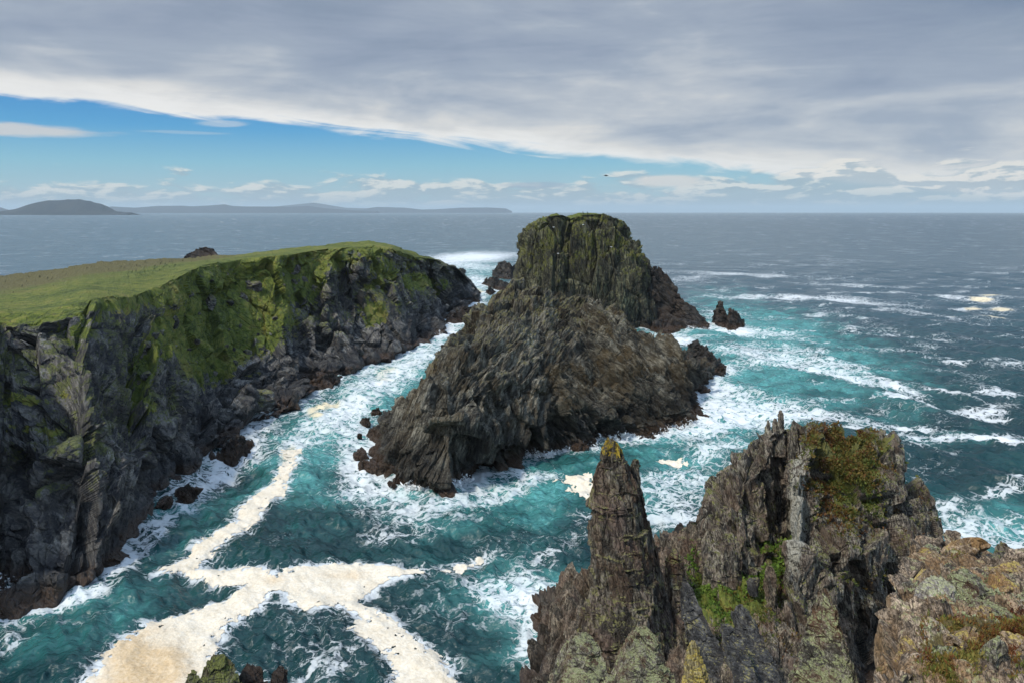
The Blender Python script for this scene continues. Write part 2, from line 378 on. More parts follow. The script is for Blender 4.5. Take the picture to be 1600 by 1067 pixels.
F_head = frame((.74, -.12, -.66), (.35, .9, .25))
F_rib = frame((.45, -.45, -.77), (.6, .75, -.1))
F_isl = frame((-.30, -.25, -.92), (.35, .93, -.1))
F_isr = frame((.72, -.25, -.65), (.36, -.66, .66))
F_stk = frame((.10, -.06, -.99), (.2, .97, 0))
F_for = frame((.18, -.18, -.96), (.3, .95, 0))
M_head = rock_mat('headland_rock', F_head, .55, (.026, .027, .031), (.078, .076, .074), (.158, .152, .136), lichen=(.075, .085, .018), lich_amt=.24,
                  rust_amt=.25, rust=(.055, .038, .02), black_top=6.5)
M_isl = rock_mat('islet_rock', F_isl, .42, (.018, .016, .013), (.066, .060, .044), (.17, .16, .125), asp=(1, 3, 5.5), lichen=(.12, .11, .028), lich_amt=.32, lich_up=.25,
                 rust=(.12, .08, .03), rust_amt=.35, F2=F_isr, black_top=13.0, grass=False, lich2=(.15, .14, .06))
M_stk = rock_mat('stack_rock', F_stk, .9, (.018, .018, .013), (.062, .062, .038), (.14, .138, .08), asp=(1, 1.8, 4.5), lichen=(.11, .118, .022), lich_amt=.60, lich_up=.05,
                 rust=(.03, .025, .015), rust_amt=.5, black_top=15.0, lich2=(.13, .13, .022))
M_sky = rock_mat('skerry_rock', F_isr, .5, (.010, .010, .010), (.026, .023, .021), (.055, .048, .040), rust_amt=.4, rust=(.05, .028, .016),
                 grass=False, black_top=4.0)
F_slab = frame((.38, -.4, -.83), (.9, .3, .2))
M_ridge = rock_mat('crag_rock', F_for, .16, (.015, .013, .011), (.060, .052, .043), (.21, .19, .15), asp=(1, 2.2, 4), lichen=(.10, .105, .02), lich_amt=.12,
                   rust=(.11, .07, .045), rust_amt=.5, pink=(.28, .215, .16), pink_amt=.3, black_top=3.5, bump=.6)
M_needle = rock_mat('needle_rock', F_for, .3, (.018, .014, .010), (.062, .050, .036), (.16, .14, .105), asp=(1, 1.8, 3.2), gsc=2.2, lichen=(.15, .145, .05), lich_amt=.16, lich_up=.3,
                    rust=(.10, .052, .026), rust_amt=.6, pink=(.28, .2, .17), pink_amt=.25, black_top=3.5,
                    gcols=[(.36, (.12, .10, .03)), (.45, (.25, .18, .02)), (.53, (.34, .24, .02)), (.62, (.42, .30, .05))])
M_blade = rock_mat('slab_rock', F_slab, .12, (.014, .014, .014), (.036, .036, .036), (.085, .084, .080), asp=(1, 3, 14), blk=.25, lichen=(.2, .18, .07), lich_amt=-.05, rust_amt=.12,
                   tide=False, grass=False)
M_lich = rock_mat('lichen_rock', F_for, .10, (.028, .024, .018), (.09, .08, .058), (.24, .22, .17), asp=(1, 1.6, 2.6), lichen=(.20, .215, .085), lich_amt=.30, lich_up=.22,
                  rust=(.13, .06, .025), rust_amt=.5, lich2=(.34, .36, .19), tide=False, grass=False)
M_out = rock_mat('outcrop_rock', F_for, .10, (.04, .03, .022), (.14, .105, .072), (.32, .25, .18), asp=(1, 1.5, 2.4), lichen=(.27, .25, .1), lich_amt=.10, lich_up=.2,
                 rust=(.26, .15, .06), rust_amt=.6, lich2=(.40, .40, .22), tide=False, bump=.7,
                 gcols=[(.36, (.03, .018, .012)), (.45, (.09, .045, .022)), (.53, (.15, .085, .03)), (.62, (.16, .13, .03))])
F_dummy = None
M_tan = rock_mat('tan_rock', F_for, .10, (.06, .04, .025), (.20, .14, .085), (.34, .26, .18), asp=(1, 1.4, 2), blk=.25, lichen=(.33, .25, .06), lich_amt=.08, rust=(.32, .18, .06), rust_amt=.65, tide=False, grass=False)
M_pale = rock_mat('pale_rock', F_for, .10, (.10, .085, .075), (.26, .235, .21), (.38, .35, .32), asp=(1, 1.6, 3), blk=.2, lichen=(.3, .3, .16), lich_amt=.12, rust_amt=.2, tide=False, grass=False)
M_gold = rock_mat('gold_lichen_rock', F_for, .09, (.07, .06, .03), (.15, .13, .07), (.3, .26, .14), lichen=(.36, .24, .02), lich_amt=.56, lich_up=.1,
                  rust_amt=.2, lich2=(.42, .38, .12), tide=False, grass=False)
M_olive = rock_mat('olive_rock', F_for, .2, (.03, .03, .018), (.085, .085, .045), (.16, .16, .09), lichen=(.09, .1, .02), lich_amt=.3, black_top=3., grass=False)

def displace(G, F, scales, seed, closed=False, up=.0, mask=None, big=None, warp=.16, patch=.75, fac=None, strata=None):
    n = grid_normals(G, closed); P = G.reshape(-1, 3); N = n.reshape(-1, 3).copy()
    N[:, 2] += up; N /= np.linalg.norm(N, axis=1, keepdims=True)+1e-9
    d = fracture(P, F, scales, seed, warp, patch)
    if fac:
        N0 = n.reshape(-1, 3); N0 = N0/(np.linalg.norm(N0, axis=1, keepdims=True)+1e-9); d = d*fac[2]+facets(P, N0, F, fac[0], fac[1], seed)
    for (T, am) in (strata or []):
        q = P@F[0]/T + fbm(P/(T*5), seed+5, 3)*.8; i_ = np.floor(q); fr = q-i_
        hh = h3(i_.astype(np.int64), (i_*0).astype(np.int64), (i_*0).astype(np.int64), seed+int(T*100))
        seg = np.clip(fbm(np.stack([P@F[1]/(T*5), P@F[2]/(T*9), i_*7.7], 1), seed+8, 2)*2.2+.5, 0, 1)
        d += am*((.15+.85*rnd(h=hh, k=3))*np.minimum(fr/.72, (1-fr)/.28) - .35)*(.12+.88*seg)
    if big:
        for (L, a) in big: d += a*fbm(P@F.T/np.array([L, L*1.6, L*3.0]), seed+91, 4)
    if mask is not None: d = d*mask.reshape(-1)
    return (P + N*d[:, None]).reshape(G.shape), d.reshape(G.shape[:2])
J_head = [(.55, -.62, .55), (.95, .05, .3), (.15, -.3, .94), (.25, -.95, .15)]
J_for = [(.9, -.4, .12), (-.75, -.65, .1), (-.1, -1, .12), (.2, -.3, .93), (-.9, .1, .2)]
J_isl = [(-.75, -.35, .55), (.55, -.6, .58), (-.05, -.8, .6), (.9, -.2, .3), (-.3, .2, .93)]
J_stk = [(-.62, -.78, .08), (.6, -.8, .05), (0, -1, .12), (1, -.1, .1), (-1, -.1, .15), (0, 0, 1)]
J_out = [(0, -.3, .95), (-.75, -.35, .55), (.4, -.75, .5), (-.2, -.95, .2), (-1, 0, .1)]
FC_F = [(4.2, 5.0, 11.0, .85, 1.0), (1.5, 2.0, 5.0, .6, .38), (.55, .7, 1.8, .4, .10)]
FC_N = [(3.2, 3.4, 5.0, .85, .7), (1.3, 1.4, 2.3, .6, .28), (.5, .6, 1.0, .35, .07)]
fcn = lambda k, L=None: [(a*k, b*k, c*k, d, e*k) for a, b, c, d, e in (L or FC_N)]
def normal_z(G, closed=False): return grid_normals(G, closed)[..., 2]

# ------------------------------------------------------------------ headland across the inlet
HP = [
 [(-210,1010,0),(-215,930,8),(-220,830,15),(-220,720,22),(-220,610,29),(-225,530,34),(-230,512,35.5),(-230,480,-190),(-240,450,-380)],
 [(-90,950,0),(-90,880,7),(-90,800,13.5),(-90,700,20.5),(-95,600,28),(-95,530,33),(-100,500,35),(-100,470,-190),(-110,440,-380)],
 [(-10,905,0),(-5,850,-107),(0,770,-112),(0,680,-118),(0,600,-124),(0,530,-130),(0,488,-138),(0,460,-195),(0,432,-380)],
 [(35,917,0),(45,860,-107),(60,770,-112),(60,680,-118),(60,600,-124),(60,531,-131),(70,484,-141),(60,452,-200),(70,424,-385)],
 [(100,927,0),(110,860,-104),(125,780,-110),(130,700,-117),(128,620,-125),(130,540,-135),(140,467,-149),(130,440,-208),(140,413,-390)],
 [(160,895,0),(165,820,-111),(176,740,-120),(176,660,-130),(170,595,-140),(168,525,-149),(175,464,-160),(165,438,-212),(175,410,-390)],
 [(205,850,0),(208,790,-121),(215,715,-130),(208,650,-141),(200,590,-152),(202,530,-161),(212,462,-174),(205,434,-222),(215,408,-390)],
 [(235,782,0),(240,730,-141),(242,670,-146),(236,600,-153),(228,548,-162),(230,500,-173),(240,450,-188),(230,428,-236),(250,405,-390)],
 [(292,738,0),(288,695,-156),(278,640,-160),(264,590,-165),(256,545,-172),(255,490,-184),(268,438,-200),(270,418,-262),(290,404,-385)],
 [(345,693,0),(332,660,-177),(318,615,-185),(298,570,-193),(290,520,-202),(292,470,-213),(315,416,-229),(325,409,-275),(335,403,-345)],
 [(400,655,0),(385,625,-199),(370,580,-212),(355,540,-221),(345,490,-232),(350,450,-241),(378,405,-253),(385,402,-292),(390,399,-345)],
 [(440,645,0),(425,610,-210),(410,570,-224),(395,530,-234),(388,480,-243),(392,440,-250),(415,401,-257),(418,398,-295),(420,395,-345)],
 [(470,622,0),(458,592,3),(448,555,8),(440,515,15),(430,475,22),(432,430,30),(450,398,36),(450,395,-300),(450,392,-345)],
 [(508,597,0),(500,570,-243),(488,530,-256),(478,490,-267),(474,450,-275),(480,415,-283),(498,391,-291),(500,389,-320),(500,387,-350)],
 [(535,583,0),(528,556,4.5),(520,515,11.5),(510,475,19),(506,445,25.5),(510,412,32),(525,388.5,36.5),(525,387,-330),(527,385,-360)],
 [(568,572,0),(555,545,-267),(548,505,-280),(540,470,-289),(537,440,-296),(540,410,-303),(552,387,-311),(552,385.5,-340),(555,384,-370)],
 [(604,560,0),(592,530,6),(576,490,14),(566,455,21),(566,425,28),(572,400,33.5),(590,385.5,36),(590,384.5,-345),(592,383,-378)],
 [(645,545,0),(632,515,-300),(622,485,-306),(610,450,-312),(602,425,-317),(602,402,-323),(612,389,-330),(615,388,-352),(620,387,-385)],
 [(692,521,0),(680,500,-338),(668,478,-345),(652,452,-352),(640,430,-359),(640,412,-366),(646,402,-374),(650,401,-385),(655,401,-405)],
 [(688,500,0),(690,485,3),(688,468,7.5),(680,450,12.5),(672,432,18),(672,418,22.5),(675,407,25.8),(680,406,-405),(680,406,-425)],
 [(715,490,0),(712,478,3),(706,464,7),(698,450,12),(692,436,16.5),(692,425,20),(698,416,22.5),(700,415,-425),(702,415,-440)],
 [(745,466,0),(738,458,2),(731,448,5),(724,440,8),(719,432,11),(716,426,13.5),(716,422,15),(716,421,-455),(716,421,-470)],
]
prof = []
for p in HP:
    q = [np.array(pt(*a)) for a in p]
    s0 = q[0].copy(); s0[1] -= 2.5; s0[2] = -4
    b = q[-1]; e1 = b+np.array([-2, 35, 0]); e1[2] = b[2]*.35; e2 = b+np.array([-2, 60, 0]); e2[2] = -4
    prof.append([s0]+q+[e1, e2])
last = prof[-1]
cap = [np.array([last[-1][0]+4+2*k*0, 480+2*k, min(3-abs(k-5), 1)*1.0-2.0]) for k in range(len(last))]
c0 = np.array(pt(746, 461, 0)); cap = [c0+np.array([1+.3*k, 2+1.5*k, -3.0]) for k in range(len(last))]
prof.append(cap)
SEG = 52
G = loft(prof, SEG, [6, 44, 56, 56, 54, 54, 40, 34, 20, 8, 6])
rowt = np.concatenate([np.linspace(k, k+1, n_, endpoint=False) for k, n_ in enumerate([6, 44, 56, 56, 54, 54, 40, 34, 20, 8, 6])]+[[11]])
U, Vv = proj(G)
crest = np.clip((rowt-6.2)/.8, 0, 1)                                  # 0 on the cliff face, 1 on the plateau
face = (1-crest)[None, :]*np.ones((G.shape[0], 1))
# grass cover, as traced from the photograph: soft spots on the face (centre, radii, weight)
gr = np.zeros(G.shape[:2])
for (u, v, a, b_, w_) in [(350,470,95,50,1),(300,520,60,60,.9),(330,545,70,32,.95),(300,580,35,30,.6),(380,470,80,60,.9),(420,505,40,40,.7),(270,460,50,25,.8),(420,440,60,40,.9),(400,500,40,40,.7),(130,515,30,30,.55),
    (215,580,22,45,.7),(225,640,18,22,.6),(100,600,16,30,.3),(150,500,40,10,.5),(470,430,40,40,.75),(520,405,45,22,.75),(565,400,50,16,.6),(450,500,22,30,.5),(600,420,30,25,.65),
    (585,490,22,18,.9),(590,440,20,30,.55),(650,440,28,16,.75),(680,445,35,12,.6),(620,475,10,22,.5),(20,620,40,10,.5),(50,660,60,10,.4),(240,550,30,25,.7),(370,550,25,18,.6),(640,415,25,10,.5),(720,440,20,6,.3)]:
    gr = np.maximum(gr, w_*np.exp(-(((U-u)/a)**2+((Vv-v)/b_)**2)**1.3*.9))
n0 = normal_z(G)
topg = np.clip((rowt-6.35)/.5, 0, 1)[None, :]
gen = .60*np.clip((n0[...]-.25)*1.4, 0, 1)*np.clip((rowt-2.2)/2.0, 0, 1)[None, :]*np.clip((U-120)/120, 0, 1)
grass = np.maximum(np.minimum(gr*1.12+gen*.6, 1.05), topg*1.0*np.ones_like(gr))
grass *= np.clip((760-U)/60, 0, 1)
end = np.clip((U-625)/60, 0, 1)*topg                                    # rocky seaward end of the top
grass = grass*(1-.55*end)
brown = np.clip((rowt-7.9)/.8, 0, 1)[None, :]*np.clip((440-U)/120, 0, 1) + .35*np.clip(1-U/260, 0, 1)*topg + end*.5 + .12*(1-topg)
amp_mask = np.clip(1.15-crest*1.08, .06, 1)[None, :]*(1-.25*np.clip(gr, 0, 1))
far_rough = np.clip((rowt-8.1)/.8, 0, 1)[None, :]*.28
amp_mask = np.maximum(amp_mask*np.ones_like(gr), far_rough*np.ones_like(gr))
G, D = displace(G, F_head, [(2.6, 30, 60, .9, .6, .2), (.9, 3.4, 6, .42, 1.2, .4), (.45, 1.4, 2.2, .16, 1.2, .4)], 3, mask=amp_mask, fac=([(9, 14, 24, .9, 1.6), (3.4, 5.5, 10, .7, .7), (1.3, 2.2, 4, .4, .22)], J_head, .5), strata=[(6.5, 2.0), (2.4, .9), (.9, .32)],
                big=[(22, 1.5)])
# ribs: a second, steeper joint direction through the middle of the cliff
msk = amp_mask*np.clip((U-210)/80, 0, 1)*(1-np.clip(gr, 0, 1)*.7)
G, D2 = displace(G, F_rib, [(6, 22, 40, 1.5, 1.6, .15), (1.6, 7, 14, .4, 1.2, .4)], 21, mask=msk)
grass = grass + np.clip(D+D2, -1.5, 1.5)*(-.07)*(1-topg) + .12*(normal_z(G)-.6)*(1-topg)
G[..., 2] += (fbm(G.reshape(-1, 3)*.55, 7, 4, .6).reshape(gr.shape)*.55)*np.clip(grass, 0, 1)*(1-.75*topg)
V = G.reshape(-1, 3); note_waterline(V)
o = raw_mesh('headland', V, grid_quads(*G.shape[:2]), M_head, attrs={'grass': grass.ravel(), 'brown': brown.ravel()})
tag(o, 'long grass-topped headland of dark slanting slate cliffs across the inlet', 'headland', kind='structure')
HEAD = G

# boulders lying on the grassy slope
def boulder_mesh(seed, mat):
    rs = np.random.RandomState(seed); nu, nv = 28, 16; th = np.linspace(0, 2*math.pi, nu, endpoint=False); ph = np.linspace(-1.5, 1.5, nv)
    G = np.stack([np.cos(th)[:, None]*np.cos(ph)[None], np.sin(th)[:, None]*np.cos(ph)[None], .75*np.sin(ph)[None]*np.ones((nu, 1))], -1)
    P = G.reshape(-1, 3); N = P/np.linalg.norm(P, axis=1, keepdims=True)
    d = facets(P*1.0+rs.rand(3)*40, N, F_head, [(1.1, 1.1, 1.1, .8, .25), (.45, .45, .45, .5, .1)], [(0, 0, 1), (1, .2, .2), (-.8, -.6, .2), (.2, -1, .1), (0, 1, .2)], seed)
    return raw_mesh('boulder', P+N*d[:, None], grid_quads(nu, nv, True), mat)
M_bld = rock_mat('boulder_rock', F_head, .4, (.03, .03, .03), (.08, .08, .078), (.18, .175, .16), tide=False, grass=False, lichen=(.1, .1, .03), lich_amt=.2)
protos = [boulder_mesh(600+k, M_bld) for k in range(4)]; rsb = np.random.RandomState(8); used = [False]*4
cand = np.argwhere((gr > .45) & (rowt[None, :] > 1.6) & (rowt[None, :] < 6.2) & (U > 170) & (U < 640))
for k in range(70):
    i_, j_ = cand[rsb.randint(len(cand))]; p_ = HEAD[i_, j_]; sz = .45+rsb.rand()**3*1.5; t_ = k % 4
    o = protos[t_] if not used[t_] else protos[t_].copy()
    if used[t_]: COL.objects.link(o)
    used[t_] = True; o.location = Vector(p_)+Vector((0, 0, sz*.15)); o.scale = (sz*1.3, sz, sz); o.rotation_euler = (rsb.rand(), rsb.rand(), rsb.rand()*6)
    tag(o, 'grey boulder lying among the grass of the headland slope', 'boulder', 'boulders on the grassy headland slope')
b_ = boulder_mesh(640, M_bld); b_.location = pt(404, 624, -197); b_.scale = (4.4, 3.2, 2.6); b_.rotation_euler = (.5, .35, .4)
tag(b_, 'huge square grey block fallen on the dark shore of the cove', 'boulder')

# ------------------------------------------------------------------ big islet in the middle
def isl_profiles(T, back_drop, back_y):
    out = []
    for p in T:
        q = [np.array(pt(*a)) for a in p]
        s0 = q[0].copy(); s0[1] -= 1.5; s0[2] = -3.5; r = q[-1]
        e0 = r+np.array([0, back_y*.35, -r[2]*.35]); e1 = r+np.array([0, back_y, 0]); e1[2] = -3.5
        out.append([s0]+q+[e0, e1])
    return out
IP = [
 [(590,676,0),(591,673,.3),(592,670,.6),(593,668,.9),(594,666,1.1),(595,664,1.3)],
 [(593,732,0),(597,720,1.4),(601,705,3),(606,688,4.8),(610,668,6.6),(614,648,8.2)],
 [(616,749,0),(617,735,2.4),(618,705,5.4),(623,675,8.2),(630,649,10.2),(636,625,12)],
 [(640,755,0),(638,735,3.2),(636,705,6.5),(642,665,10.5),(650,632,13.5),(656,603,15.5)],
 [(665,760,0),(662,735,4),(662,700,8),(666,660,12.5),(672,615,16.5),(678,570,20)],
 [(693,770,0),(696,740,4),(700,700,8.5),(702,650,14),(702,590,19),(704,530,23)],
 [(722,748,0),(722,722,4),(724,685,9),(726,635,15),(728,570,20.5),(730,503,25.5)],
 [(750,735,0),(750,708,4.5),(751,670,10),(754,615,16),(756,545,22.5),(757,474,28.5)],
 [(800,716,0),(800,690,4.5),(800,650,10),(800,600,16),(802,530,23),(805,450,30.8)],
 [(850,706,0),(850,685,3.6),(850,650,8.5),(850,600,14.5),(850,530,22),(850,457,30.5)],
 [(900,696,0),(902,675,3.4),(905,640,8.2),(905,590,14),(902,530,21),(900,464,28.3)],
 [(950,688,0),(955,665,3.2),(955,630,7.8),(950,585,13.4),(948,530,20),(943,476,26.2)],
 [(1000,680,0),(1005,655,3.2),(1005,620,7.4),(1000,585,12),(995,550,16.2),(987,512,20)],
 [(1050,667,0),(1052,645,3),(1048,620,6.2),(1045,595,9.2),(1040,570,12.4),(1036,541,15)],
 [(1093,655,0),(1084,635,2.5),(1077,615,5),(1072,595,7.5),(1070,578,9.7),(1070,560,11.3)],
 [(1080,615,0),(1083,605,1.6),(1085,598,3.),(1086,590,4.5),(1087,583,6),(1088,575,7.2)],
 [(1105,588,0),(1105,587,.3),(1106,586,.5),(1107,585,.7),(1108,584,.8),(1110,583,1)],
]
G = loft(isl_profiles(IP, 0, 38), 58, [6, 44, 62, 74, 80, 84, 24, 8])
U, Vv = proj(G); xr = np.clip((G[..., 0]-7+fbm(G.reshape(-1, 3)/14, 44, 3).reshape(U.shape)*16-(G[..., 2]-15)*.4)/2.5, 0, 1)
G, D1 = displace(G, F_isl, [(5, 10, 18, .9, 1.6, .3), (1.5, 3.4, 9, .7, 1.7, .4), (.6, 1.5, 4.4, .40, 1.6, .45), (.3, .6, 1.8, .16, 1.3, .4)], 51, up=.12, patch=.5, strata=[(4.2, 2.0), (1.3, .8), (.5, .28)], fac=([(5.5, 8, 14, .85, 1.0), (2.1, 3, 7, .6, .4)], J_isl, .35),
                 mask=(1-xr), big=[(16, 1.6)])
G, D1 = displace(G, F_isr, [(3.4, 8, 17, 1.5, 1.5, .4), (1.3, 2.8, 7, .95, 1.6, .5), (.6, 1.3, 3.2, .5, 1.5, .5), (.32, .6, 1.4, .2, 1.3, .4)], 61, up=.1, patch=.4,
                 strata=[(5.0, 3.0), (1.7, 1.3), (.7, .5)], fac=([(5.5, 8, 14, .85, 1.2), (2.1, 3, 6, .7, .6)], J_isl, .8), mask=(.05+xr*.95))
V = G.reshape(-1, 3); note_waterline(V)
tag(raw_mesh('rocky_islet', V, grid_quads(*G.shape[:2]), M_isl, attrs={'beds': xr.ravel()}), 'large wedge-shaped brown islet of bristling slate blades in the middle of the inlet', 'islet')

# ------------------------------------------------------------------ tall flat-topped stack behind it
KP = []
for (ub, ut, vt, Yb, Yt, mids) in [
    (810, 818, 392, 362, 366, None), (812, 825, 382, 354, 359, None), (826, 842, 356, 347, 353, None), (847, 860, 340, 341, 351, None),
    (868, 874, 336.5, 339, 350, None), (890, 889, 342, 343, 352, None), (915, 912, 336, 340, 350, None), (940, 938, 336, 339, 350, None), (966, 956, 339, 338, 350, None),
    (988, 972, 346, 340, 352, None), (1008, 984, 357, 343, 354, None), (1020, 993, 372, 347, 358, None), (1028, 1001, 388, 354, 362, None), (1036, 1012, 420, 360, 368, None)]:
    vb = 531.5-0; base = np.array(pt(ub, 514, -Yb)); base[2] = 0; topp = np.array(pt(ut, vt, -Yt))
    pr = []
    for t in (0, .2, .4, .6, .8, .93, 1):
        bulge = math.sin(math.pi*t)*2.0*(1 if ut < 960 else -.3)
        k = t**1.15
        P = base*(1-t)+topp*t; P[0] = base[0]*(1-k)+topp[0]*k - (bulge if ut < 840 else 0)*.5; P[1] = base[1]*(1-k)+topp[1]*k - abs(bulge)
        pr.append(P)
    b0 = base.copy(); b0[2] = -4; b0[1] -= 1
    bk1 = topp+np.array([0, 14, -.3]); bk2 = topp+np.array([0, 30, -1.5]); bk3 = np.array([base[0], topp[1]+36, -4])
    KP.append([b0]+pr+[bk1, bk2, bk3])
KP = [[p*[1, 0, 1]+[0, 372+.01*i, 0] for i, p in enumerate(KP[0])]]+KP+[[p*[1, 0, 1]+[0, 374+.01*i, 0] for i, p in enumerate(KP[-1])]]
G = loft(KP, 34, [4, 44, 44, 44, 44, 30, 20, 14, 8, 10])
rt = np.linspace(0, 1, G.shape[1])
mk = np.ones(G.shape[:2])
nzk = normal_z(G); mk = np.where(nzk > .8, .3, 1.0)*np.clip((52-G[..., 2])/12, .3, 1)
G, D1 = displace(G, F_stk, [(9, 14, 40, 1.6, 1.4, .5), (3.4, 5, 14, .8, 1.3, .5), (1.5, 2.4, 5, .35, 1.3, .5), (.7, 1.2, 2.2, .22, 1.2, .4)], 71, mask=mk, patch=.6, warp=.3, strata=[(5.0, 1.2), (1.8, .5)], fac=([(11, 13, 34, .9, 2.6), (4, 5, 10, .75, 1.1), (1.8, 2.2, 4, .5, .4)], J_stk, .5), big=[(18, 1.2)])
nzk = normal_z(G)
gk = np.clip((nzk-.55)*2.2, 0, 1)*np.clip((G[..., 2]-38)/8, 0, 1)*.9
V = G.reshape(-1, 3); note_waterline(V)
stack = raw_mesh('sea_stack', V, grid_quads(*G.shape[:2]), M_stk, attrs={'grass': gk.ravel(), 'brown': (gk*.45).ravel()})
tag(stack, 'tall flat-topped sea stack with green lichened vertical walls behind the islet', 'sea stack')

def rock_loft(name, T, mat, seg, rows, seed, F, scales, up=.3, back=12, parent=None, big=None, cap=True):
    prof = isl_profiles(T, 0, back)
    if cap:
        def tip(p, s): 
            c = (np.array(p[1])+np.array(p[-1]))/2; return [np.array([q[0]*.3+c[0]*.7+s*.8, q[1]*.3+c[1]*.7, min(q[2]*.15, 1)-2.5]) for q in p]
        prof = [tip(prof[0], -1)]+prof+[tip(prof[-1], 1)]
    G = loft(prof, seg, rows)
    G, _ = displace(G, F, scales, seed, up=up, big=big, fac=([(a, b, c, .5, d*.3) for a, b, c, d, e, f in scales[:2]], J_isl, .6))
    V = G.reshape(-1, 3); note_waterline(V)
    return raw_mesh(name, V, grid_quads(*G.shape[:2]), mat, parent), G
SC_SK = [(3, 5, 9, 1.6, 1.5, .35), (1.3, 2.2, 4, .9, 1.4, .4), (.6, 1, 1.8, .35, 1.3, .4)]
spur, _ = rock_loft('rock_buttress', [
   [(1025,522,0),(1022,495,-352),(1018,460,-355),(1020,422,-360)],
   [(1045,519,0),(1040,490,-353),(1036,455,-357),(1034,424,-362)],
   [(1062,517,0),(1056,495,-352),(1052,475,-356),(1050,446,-361)],
   [(1080,516,0),(1074,500,-350),(1068,485,-353),(1066,468,-356)],
   [(1096,516,0),(1090,505,-349),(1086,495,-352),(1084,484,-355)],
   [(1107,513,0),(1106,510,-353),(1105,507,-354),(1104,503,-356)]], M_sky, 30, [3, 26, 26, 26, 8, 4], 81, F_isr, [(4, 8, 18, 2.4, 1.3, .4), (1.5, 3, 6, 1.1, 1.4, .4), (.7, 1.2, 2, .45, 1.3, .4)], parent=stack)
tag(spur, 'dark jagged buttress sloping down from the stack into the surf')

# ------------------------------------------------------------------ skerries and boulders standing in the water
def skerry(name, pts, label, cat='rock', mat=None, seed=0, seg=14, rows=(3, 14, 14, 5, 3), scale=1.0, back=7, group=None):
    """pts: (u, v_base, v_crest) left to right; base on the water, crest just behind"""
    T = []
    for (u, vb, vc) in pts:
        b = np.array(pt(u, vb, 0)); T.append([(u, vb, 0), (u, vb*.5+vc*.5, -(b[1]+back*.35*scale)), (u, vc, -(b[1]+back*.6*scale))])
    s = scale
    o, _ = rock_loft(name, T, mat or M_sky, seg, list(rows), seed, F_isr, [(a*s, b*s, c*s, d*s*.8, e, f) for a, b, c, d, e, f in SC_SK], back=back*.7*scale)
    return tag(o, label, cat, group)
skerry('skerry', [(770,432,425),(779,436,412),(788,437,406),(797,438,413),(808,436,419)], 'largest dark skerry in the surf just left of the sea stack', 'skerry', seed=101, back=14)
skerry('skerry', [(756,446,442),(763,449,435),(771,451,431),(780,450,437)], 'low pointed skerry left of the biggest one, in the far channel surf', 'skerry', seed=102, back=10)
skerry('skerry', [(774,452,447),(784,453,437),(793,452,443),(797,450,448)], 'pointed skerry in front of the largest dark one', 'skerry', seed=103, back=9)
skerry('skerry', [(760,459,455),(766,461,449),(772,459,453)], 'small rounded skerry nearest the islet in the far channel', 'skerry', seed=104, scale=.8)
skerry('skerry', [(735,471,469),(742,472,465),(748,471,469)], 'tiny dark rock awash in pale foam off the headland tip', 'rock', seed=105, scale=.6)
skerry('skerry', [(709,428,424),(716,429,420),(724,428,421),(727,425,423)], 'low dark reef behind the headland tip', 'reef', seed=106, scale=.8)
skerry('skerry', [(694,507,503),(706,507,494),(720,506,486),(736,505,481),(748,500,475)], 'dark slanting reef between headland and islet', 'reef', seed=107, back=10)
skerry('skerry', [(1118,508,492),(1122,510,473),(1128,511,472),(1133,512,484),(1137,513,493),(1141,514,481),(1146,514,483),(1153,513,492),(1162,509,504)], 'twin-spiked dark skerry standing alone in white surf right of the stack', 'skerry', seed=108, back=7)
skerry('skerry', [(1080,570,542),(1086,583,532),(1098,590,541),(1112,588,553),(1124,585,562),(1131,578,570)], 'ragged dark rock off the right tip of the islet', 'rock', seed=110, back=12)
skerry('boulder', [(343,712,708),(350,716,694),(362,717,686),(374,713,684),(380,707,697)], 'wet brown boulder in the surf below the cliff, larger of the pair', 'boulder', seed=111, scale=.75, back=6)
skerry('boulder', [(362,695,690),(372,694,679),(382,693,688),(392,694,687)], 'small rock close behind the wet brown boulder', 'boulder', seed=112, scale=.5)
skerry('boulder', [(272,782,775),(280,786,760),(290,787,758),(300,783,764),(305,778,773)], 'black boulder awash at the foot of the near cliff', 'boulder', seed=113, scale=.7, back=6)
skerry('reef', [(476,603,600),(490,606,594),(505,606,585),(520,602,587),(530,596,592)], 'low dark reef at the mouth of the cove under the headland', 'reef', seed=114, scale=.8, back=9)
skerry('boulder', [(565,660,657),(570,662,653),(576,661,657)], 'little rock in the foam off the left tip of the islet, farther of two', 'boulder', seed=115, scale=.4)
skerry('boulder', [(580,646,644),(586,647,638),(592,645,641)], 'little rock touching the left end of the islet', 'boulder', seed=116, scale=.4)
skerry('boulder', [(574,678,675),(582,682,671),(592,685,676),(600,684,680)], 'string of low rocks in the foam beside the islet foot', 'rocks', seed=117, scale=.5)
skerry('rock', [(612,756,752),(617,758,746),(624,756,752)], 'dark wet stone at the front foot of the islet', 'rock', seed=118, scale=.4)
# rock beyond the headland, seen over the lawn
far_rock, _ = rock_loft('sea_rock', [
   [(288,408,-440),(288,406,-441),(289,405,-443)],
   [(296,410,-438),(297,403,-441),(299,394,-445)],
   [(310,412,-437),(311,402,-441),(312,388,-446)],
   [(322,412,-437),(322,402,-441),(322,387,-446)],
   [(332,411,-438),(332,403,-441),(333,390,-446)],
   [(344,409,-440),(344,406,-441),(343,404,-443)]], M_sky, 14, [8, 20, 20, 8, 8], 119, F_isr, [(5, 8, 12, 1.0, 1.4, .3), (1.8, 3, 5, .6, 1.3, .3)], back=26)
tag(far_rock, 'humped grey rock showing over the lawn behind the headland', 'rock')

